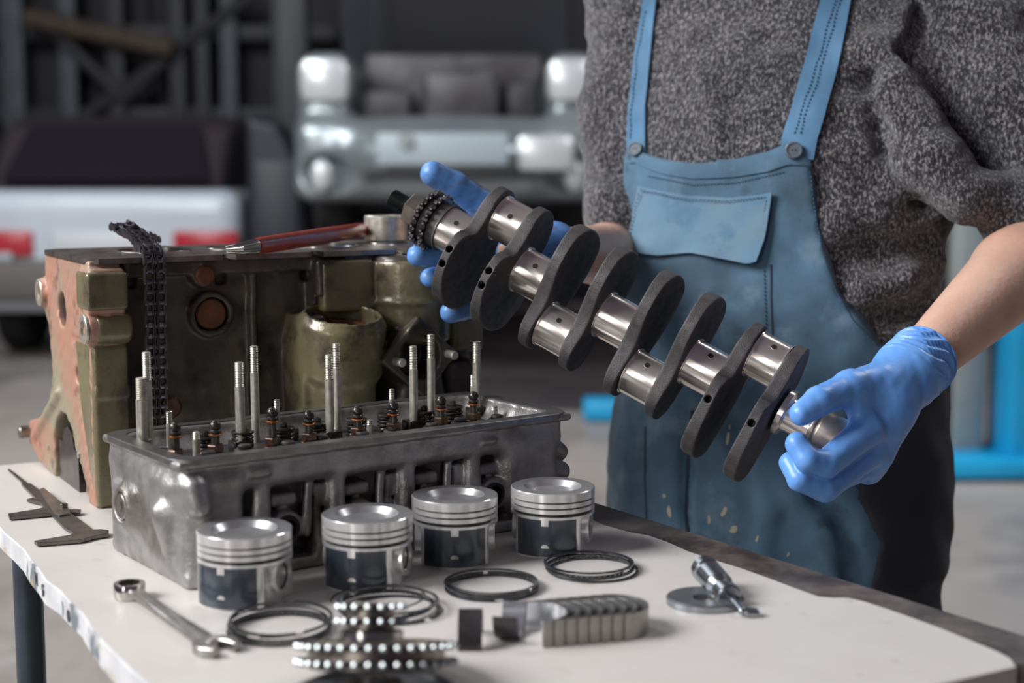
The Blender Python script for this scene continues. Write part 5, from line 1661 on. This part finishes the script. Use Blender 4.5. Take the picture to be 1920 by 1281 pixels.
def ov(X, Y, Z):
    X, Y, Z = np.broadcast_arrays(X, Y, Z)
    s, l, d = torso(X, Y, Z, 0.0075)
    c = poly_sd(l, Z, clip)
    c = np.where(d > -0.02, c, Z - 0.972)
    return np.maximum(np.maximum(s, c), 0.74 - Z)


f.apply(ov, (0.05, 1.54, 0.73), (0.59, 2.05, 1.23))
for s in (-1, 1):
    h0 = hipc + LA * s * 0.090 - [0, 0, 0.05]; kn = np.array([0.318, 1.765, 0.47]) + LA * s * 0.105; an = np.array([0.318, 1.81, 0.11]) + LA * s * 0.12
    f.cap(h0, kn, 0.108, 0.085, k=0.03); f.cap(kn, an, 0.085, 0.072, k=0.02)
    f.cap(h0 + FA * 0.02 + [0, 0, 0.04], kn + FA * 0.02, 0.100, 0.07, k=0.03)
# cloth folds of the lower front
for pts_, r, up in (([(1500, 930), (1545, 1000), (1560, 1090)], 0.012, 0.004), ([(1330, 560), (1380, 640), (1400, 720)], 0.008, 0.0),
                    ([(1300, 800), (1296, 900), (1300, 1000)], 0.007, 0.002), ([(1420, 860), (1440, 960), (1430, 1050)], 0.009, 0.002), ([(1250, 640), (1300, 700), (1380, 740)], 0.008, 0.0)):
    ridge(pts_, r, up=up, k=0.016, grow=0.0075)
for pts_, r, up in (([(1520, 900), (1580, 980), (1600, 1080)], 0.008, -0.004), ([(1288, 770), (1284, 880), (1288, 990)], 0.005, -0.003), ([(1350, 760), (1390, 860)], 0.007, -0.004)):
    ridge(pts_, r, up=up, k=0.014, op='sub', grow=0.0075)
f.wobble(0.0020, 0.055, 7, 31, mask=lambda X, Y, Z: np.clip((1.17 - Z) / 0.1, 0, 1), stretch=(1, 1, 0.55))
f.wobble(0.0005, 0.022, 6, 33)
ovv, ovq = f.skin()
mesh_obj('overalls', ovv - PB, ovq, 'overall_cloth', man, 180)
allv = np.concatenate([sv, ovv]); allq = np.concatenate([sq, ovq + len(sv)])
BV = BVHTree.FromPolygons(allv.tolist(), allq.tolist())
BVO = BVHTree.FromPolygons(ovv.tolist(), ovq.tolist())
BVS = BVHTree.FromPolygons(sv.tolist(), sq.tolist())


def cast(px, py, bv=None):
    d = unit(FW + RT * (px - 960) / F_PX + UP * (640.5 - py) / F_PX)
    h = (bv or BV).ray_cast(Vector(CAM), Vector(d), 4.0)
    if h[0] is None:
        w = hit(px, py, 0.008); return w, -d
    n = np.array(h[1])
    if n @ d > 0: n = -n
    return np.array(h[0]), n


def patch(name, rowspx, material, nx=12, ny=14, off=0.003, th=0.003, bv=None, parent=None, offs=None, angle=50):
    """rowspx: polylines (left to right) from top to bottom, in photograph pixels, laid onto the cloth"""
    def along(pl, t):
        pl = np.array(pl, float); L = np.r_[0, np.cumsum(np.linalg.norm(np.diff(pl, axis=0), axis=1))]; L /= L[-1]
        return np.stack([np.interp(t, L, pl[:, 0]), np.interp(t, L, pl[:, 1])], 1)
    R = [along(r, np.linspace(0, 1, nx + 1)) for r in rowspx]
    k = len(R) - 1
    front = np.zeros((ny + 1, nx + 1, 3)); nor = np.zeros_like(front)
    for i in range(ny + 1):
        t = i / ny * k; j = min(int(t), k - 1); u = t - j
        for m in range(nx + 1):
            x, y = R[j][m] * (1 - u) + R[j + 1][m] * u
            front[i, m], nor[i, m] = cast(x, y, bv)
    for _ in range(2):
        A = nor.copy(); A[1:-1] += nor[2:] + nor[:-2]; A[:, 1:-1] += nor[:, 2:] + nor[:, :-2]
        nor = A / (np.linalg.norm(A, axis=2, keepdims=True) + 1e-9)
    o_ = np.full((ny + 1, nx + 1, 1), off)
    if offs is not None:
        for i in range(ny + 1):
            for m in range(nx + 1): o_[i, m, 0] = off + offs(m / nx, i / ny)
    top = front + nor * o_; bot = front + nor * (o_ - th)
    vs = np.concatenate([top.reshape(-1, 3), bot.reshape(-1, 3)]) - PB
    W = nx + 1; N = W * (ny + 1); fs = []
    for i in range(ny):
        for m in range(nx):
            a = i * W + m; fs.append((a, a + W, a + W + 1, a + 1)); fs.append((a + N, a + N + 1, a + N + W + 1, a + N + W))
    for i in range(ny):
        a = i * W; fs.append((a, a + N, a + N + W, a + W)); a = i * W + nx; fs.append((a, a + W, a + N + W, a + N))
    for m in range(nx):
        fs.append((m, m + 1, m + 1 + N, m + N)); a = ny * W + m; fs.append((a, a + N, a + 1 + N, a + 1))
    return mesh_obj(name, vs, fs, material, parent or man, angle)


def stitch(pl, material='thread', n=30, off=0.0012, w=0.0007, bv=None, parent=None, duty=0.55):
    pl = np.array(pl, float); L = np.r_[0, np.cumsum(np.linalg.norm(np.diff(pl, axis=0), axis=1))]; L /= L[-1]
    q = MB()
    for i in range(n):
        seg = []
        for t in ((i + 0.5 - duty / 2) / n, (i + 0.5 + duty / 2) / n):
            p_, n_ = cast(np.interp(t, L, pl[:, 0]), np.interp(t, L, pl[:, 1]), bv); seg.append(p_ + n_ * off - PB)
        q.tube(seg, w, 5)
    return q.build('stitching', material, parent or man)


strap_l = patch('strap', [[(1216, -90), (1240, -90)], [(1207, 0), (1232, 0)], [(1192, 100), (1223, 100)], [(1181, 200), (1213, 200)], [(1178, 268), (1214, 276)], [(1180, 296), (1214, 300)]], 'strap_cloth', 6, 30, 0.0045, 0.0035, BVS)
strap_r = patch('strap', [[(1562, -90), (1622, -90)], [(1538, 0), (1596, 0)], [(1513, 100), (1579, 100)], [(1486, 200), (1551, 200)], [(1467, 262), (1532, 264)], [(1462, 300), (1526, 300)]], 'strap_cloth', 8, 30, 0.0045, 0.0035, BVS)
hem = patch('bib_hem', [[(1179, 277), (1192, 272), (1216, 288), (1250, 298), (1300, 304), (1380, 298), (1440, 284), (1476, 268), (1515, 276)],
                        [(1181, 306), (1194, 304), (1218, 318), (1250, 328), (1300, 336), (1380, 332), (1440, 322), (1478, 308), (1518, 312)]], 'overall_cloth', 30, 4, 0.0020, 0.004, BVO)
pk = patch('pocket', [[(1199, 349), (1240, 358), (1290, 367), (1370, 371), (1420, 367), (1450, 361)], [(1194, 385), (1300, 397), (1445, 398)], [(1188, 430), (1300, 440), (1437, 450)],
                      [(1180, 470), (1240, 478), (1300, 474), (1360, 484), (1410, 494), (1424, 490)]], 'pocket_cloth', 24, 16, 0.0030, 0.0028, BVO,
           offs=lambda u, v: 0.0075 * v ** 2 * (0.4 + 0.6 * u) + 0.002 * math.sin(u * 9 + 1) * v + 0.004 * u ** 6)
for pl, n in (([(1206, 356), (1290, 374), (1370, 378), (1440, 370)], 34), ([(1205, 362), (1192, 430), (1187, 462)], 14), ([(1440, 374), (1430, 430), (1419, 480)], 16)):
    stitch(pl, n=n, off=0.0065, bv=BVO, parent=pk)
stitch([(1215, 330), (1300, 347), (1380, 343), (1470, 322)], n=40, bv=BVO)
for dx in (30, 40):
    stitch([(1540 + dx, -20), (1516 + dx, 80), (1489 + dx - 4, 180), (1468 + dx - 6, 255)], n=40, off=0.0056, bv=BVS, parent=strap_r)
stitch([(1214, 20), (1199, 100), (1188, 200), (1186, 262)], n=34, off=0.0056, bv=BVS, parent=strap_l)
stitch([(1518, 320), (1528, 400), (1543, 480), (1566, 545), (1598, 600), (1640, 645)], n=44, bv=BVO)
stitch([(1433, 505), (1436, 640)], n=18, bv=BVO)
for pl, w_, nm in (([(1446, 496), (1446, 560), (1449, 650)], 3.0, 'seam'), ([(1210, 800), (1209, 900), (1213, 985)], 2.0, 'seam'), ([(1299, 770), (1290, 860), (1286, 960), (1290, 1010)], 6.0, 'fly_seam'),
                   ([(1596, 905), (1650, 950), (1712, 1004)], 2.2, 'seam')):
    patch(nm, [[(x - w_ / 2, y), (x + w_ / 2, y)] for x, y in pl], 'seam_dark', 1, 12, 0.0007, 0.002, BVO)
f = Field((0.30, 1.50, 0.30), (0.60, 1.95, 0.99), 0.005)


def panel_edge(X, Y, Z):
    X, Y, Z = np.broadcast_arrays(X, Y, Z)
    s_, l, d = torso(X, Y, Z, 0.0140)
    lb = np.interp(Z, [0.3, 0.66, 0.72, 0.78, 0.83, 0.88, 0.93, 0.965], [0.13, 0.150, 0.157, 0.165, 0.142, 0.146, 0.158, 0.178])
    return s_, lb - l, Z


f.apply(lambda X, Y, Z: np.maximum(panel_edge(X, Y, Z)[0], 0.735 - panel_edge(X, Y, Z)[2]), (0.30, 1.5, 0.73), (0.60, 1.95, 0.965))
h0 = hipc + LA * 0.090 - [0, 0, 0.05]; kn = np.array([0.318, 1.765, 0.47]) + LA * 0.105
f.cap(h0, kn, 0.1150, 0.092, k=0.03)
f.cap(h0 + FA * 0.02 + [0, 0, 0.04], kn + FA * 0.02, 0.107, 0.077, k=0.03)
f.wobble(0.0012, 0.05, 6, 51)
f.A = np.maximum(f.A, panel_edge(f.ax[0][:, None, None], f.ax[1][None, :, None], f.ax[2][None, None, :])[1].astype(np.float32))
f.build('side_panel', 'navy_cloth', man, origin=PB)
for (x, y, w_, h_, a) in ((1365, 822, 7, 26, 0.3), (1384, 826, 4, 12, 0.2), (1372, 870, 12, 5, 0.0), (1358, 960, 12, 18, 0.8), (1376, 992, 14, 14, 0.7), (1256, 960, 8, 20, -0.2), (1330, 975, 5, 18, 0.1),
                          (1420, 1010, 5, 14, 0.6), (1246, 930, 5, 9, 0.0), (1478, 1040, 5, 9, 0.4), (1368, 800, 3, 8, 0.0)):
    pts_ = [(x + w_ * math.cos(t) * rng.uniform(0.5, 1.1) * 0.6 - h_ * math.sin(t) * a * 0.3, y + h_ * math.sin(t) * rng.uniform(0.6, 1.1) * 0.6) for t in np.linspace(0, 2 * PI, 9)[:-1]]
    vs = []
    for (u, v) in pts_:
        p_, n_ = cast(u, v, BVO); vs.append(p_ + n_ * 0.0006 - PB)
    p_, n_ = cast(x, y, BVO); vs.append(p_ + n_ * 0.0008 - PB)
    mesh_obj('paint_fleck', vs, [(i, (i + 1) % 8, 8) for i in range(8)], 'paint_fleck', man)


def button(px, py, r, st, up):
    p_, n_ = cast(px, py, BV)
    n_ = unit(n_ * 0.6 - FW * 0.8)
    c = p_ + n_ * up - PB
    M, _ = zframe(c, c + n_)
    q = MB(); q.lathe([(r, -0.004), (r, 0.0006), (r * 0.92, 0.0016), (r * 0.78, 0.0016), (r * 0.68, 0.0006), (0.0004, 0.0006)], 32, M)
    b = q.build('button', 'button_plastic', st, angle=30)
    for s in (-1, 1):
        q = MB(); q.cyl((s * r * 0.18, 0, -0.001), (s * r * 0.18, 0, 0.00075), r * 0.10, 10)
        q.v = (np.array(q.v) @ M[:3, :3].T + M[:3, 3]).tolist(); q.build('thread_hole', 'dark_hole', b)


button(1488, 284, 0.0098, man, 0.0055); button(1194, 283, 0.0088, man, 0.0075)


# ------------------------------------------------------------------ gloves
def field_around(pts, m, vox):
    A = np.array(pts); return Field(A.min(0) - m, A.max(0) + m, vox)


G = dict(
    wr=P(1728, 676, 1.478), wr2=P(1700, 702, 1.455), hand=P(1655, 760, 1.430), k1=P(1634, 800, 1.412), k2=P(1640, 850, 1.425), k3=P(1628, 880, 1.445), heel=P(1690, 745, 1.445),
    t0=P(1664, 716, 1.432), t1=P(1594, 728, 1.400), t2=P(1536, 752, 1.372), t3=P(1503, 776, 1.362),
    i1=P(1626, 808, 1.400), i2=P(1548, 871, 1.358), i3=P(1514, 862, 1.350), i4=P(1494, 832, 1.356),
    m1=P(1630, 848, 1.412), m2=P(1546, 916, 1.372), m3=P(1500, 898, 1.362), m4=P(1482, 868, 1.372),
    r1=P(1640, 868, 1.440), r2=P(1560, 905, 1.405), r3=P(1520, 885, 1.400), r4=P(1500, 860, 1.402))
f = field_around(list(G.values()), 0.045, 0.00135)
f.cap(G['wr'] + (G['wr'] - G['wr2']) * 0.4, G['wr2'], 0.0350, 0.0325, k=0.008)
f.cap(G['wr2'], G['hand'], 0.0310, 0.0300, k=0.012, flat=(unit(FW * 0.8 + RT * 0.4), 1.15))
f.cap(G['hand'], G['k1'], 0.0280, 0.0180, k=0.014)
f.cap(G['hand'], G['k2'], 0.0270, 0.0180, k=0.014)
f.cap(G['hand'], G['k3'], 0.0250, 0.0150, k=0.014)
for a, b, c, d, r in (('i1', 'i2', 'i3', 'i4', 0.0122), ('m1', 'm2', 'm3', 'm4', 0.0120), ('r1', 'r2', 'r3', 'r4', 0.0100)):
    g = field_around([G[a], G[b], G[c], G[d]], 0.03, 0.00135)
    for u, v, ra, rb in ((a, b, r * 1.28, r * 1.06), (b, c, r * 1.06, r * 0.98), (c, d, r * 0.98, r * 0.88)):
        f.cap(G[u], G[v], ra, rb, k=0.0022 if u != a else 0.005)
f.cap(G['t0'], G['t1'], 0.0210, 0.0165, k=0.014)
f.cap(G['t1'], G['t2'], 0.0160, 0.0138, k=0.006)
f.cap(G['t2'], G['t3'], 0.0138, 0.0112, k=0.003)
f.cap(G['t1'], G['i1'], 0.010, 0.010, k=0.012)
axc = (G['wr'] - G['wr2']) / np.linalg.norm(G['wr'] - G['wr2'])
cutc = G['wr'] + axc * 0.004
X = f.ax[0][:, None, None]; Y = f.ax[1][None, :, None]; Z = f.ax[2][None, None, :]
tt = (X - cutc[0]) * axc[0] + (Y - cutc[1]) * axc[1] + (Z - cutc[2]) * axc[2]
ph = (X * 1.0 - Z * 0.3 + Y * 0.4)
wr_m = np.clip((tt + 0.050) / 0.025, 0, 1)
f.A += (wr_m * (0.0017 * np.sin(tt * 720 + 9 * np.sin(ph * 60)) + 0.0005 * np.sin(tt * 1300 + 4 * np.sin(ph * 110 + 1)))).astype(np.float32)
f.A = np.maximum(f.A, tt.astype(np.float32))
f.wobble(0.00018, 0.014, 7, 41)
f.build('glove', 'nitrile', man, origin=PB)
M, _ = zframe(G['wr2'], G['wr'])
M[:3, 3] = cutc - PB
q = MB()
for j in range(1):
    prof = []
    for t in range(13):
        a = 2 * PI * t / 12; prof.append((0.0340 + 0.0013 * math.cos(a), 0.0013 * math.sin(a)))
    q.lathe(prof, 40, M, caps=False)
q.build('glove_cuff', 'nitrile', man)

H = dict(wr=P(1036, 466, 1.625), palm=P(965, 462, 1.660), kn=P(925, 440, 1.668), t0=P(960, 420, 1.665), t1=P(905, 385, 1.655), t2=P(853, 348, 1.642), t3=P(812, 326, 1.632),
         i1=P(915, 455, 1.672), i2=P(862, 474, 1.655), i3=P(822, 479, 1.605), i4=P(783, 480, 1.588),
         m1=P(915, 490, 1.672), m2=P(868, 508, 1.660), m3=P(835, 515, 1.625), m4=P(806, 521, 1.610),
         r1=P(925, 530, 1.665), r2=P(890, 568, 1.650), r3=P(866, 580, 1.615), r4=P(845, 586, 1.597),
         p1=P(945, 540, 1.662), p2=P(915, 580, 1.650), p3=P(895, 584, 1.635), p4=P(884, 582, 1.625))
f = field_around(list(H.values()), 0.045, 0.0014)
f.cap(H['wr'], H['palm'], 0.0300, 0.0310, k=0.01)
f.cap(H['palm'], H['kn'], 0.0310, 0.026, k=0.014)
f.cap(H['palm'], H['r1'], 0.026, 0.020, k=0.014)
f.cap(H['t0'], H['t1'], 0.0190, 0.0158, k=0.012); f.cap(H['t1'], H['t2'], 0.0166, 0.0156, k=0.006); f.cap(H['t2'], H['t3'], 0.0156, 0.0140, k=0.003)
for a, r in (('i', 0.0122), ('m', 0.0110), ('r', 0.0122), ('p', 0.0098)):
    f.cap(H[a + '1'], H[a + '2'], r * 1.1, r, k=0.006); f.cap(H[a + '2'], H[a + '3'], r, r, k=0.003); f.cap(H[a + '3'], H[a + '4'], r, r * 0.94, k=0.002)
f.wobble(0.00012, 0.014, 7, 43)
f.build('glove', 'nitrile_greasy', man, origin=PB)
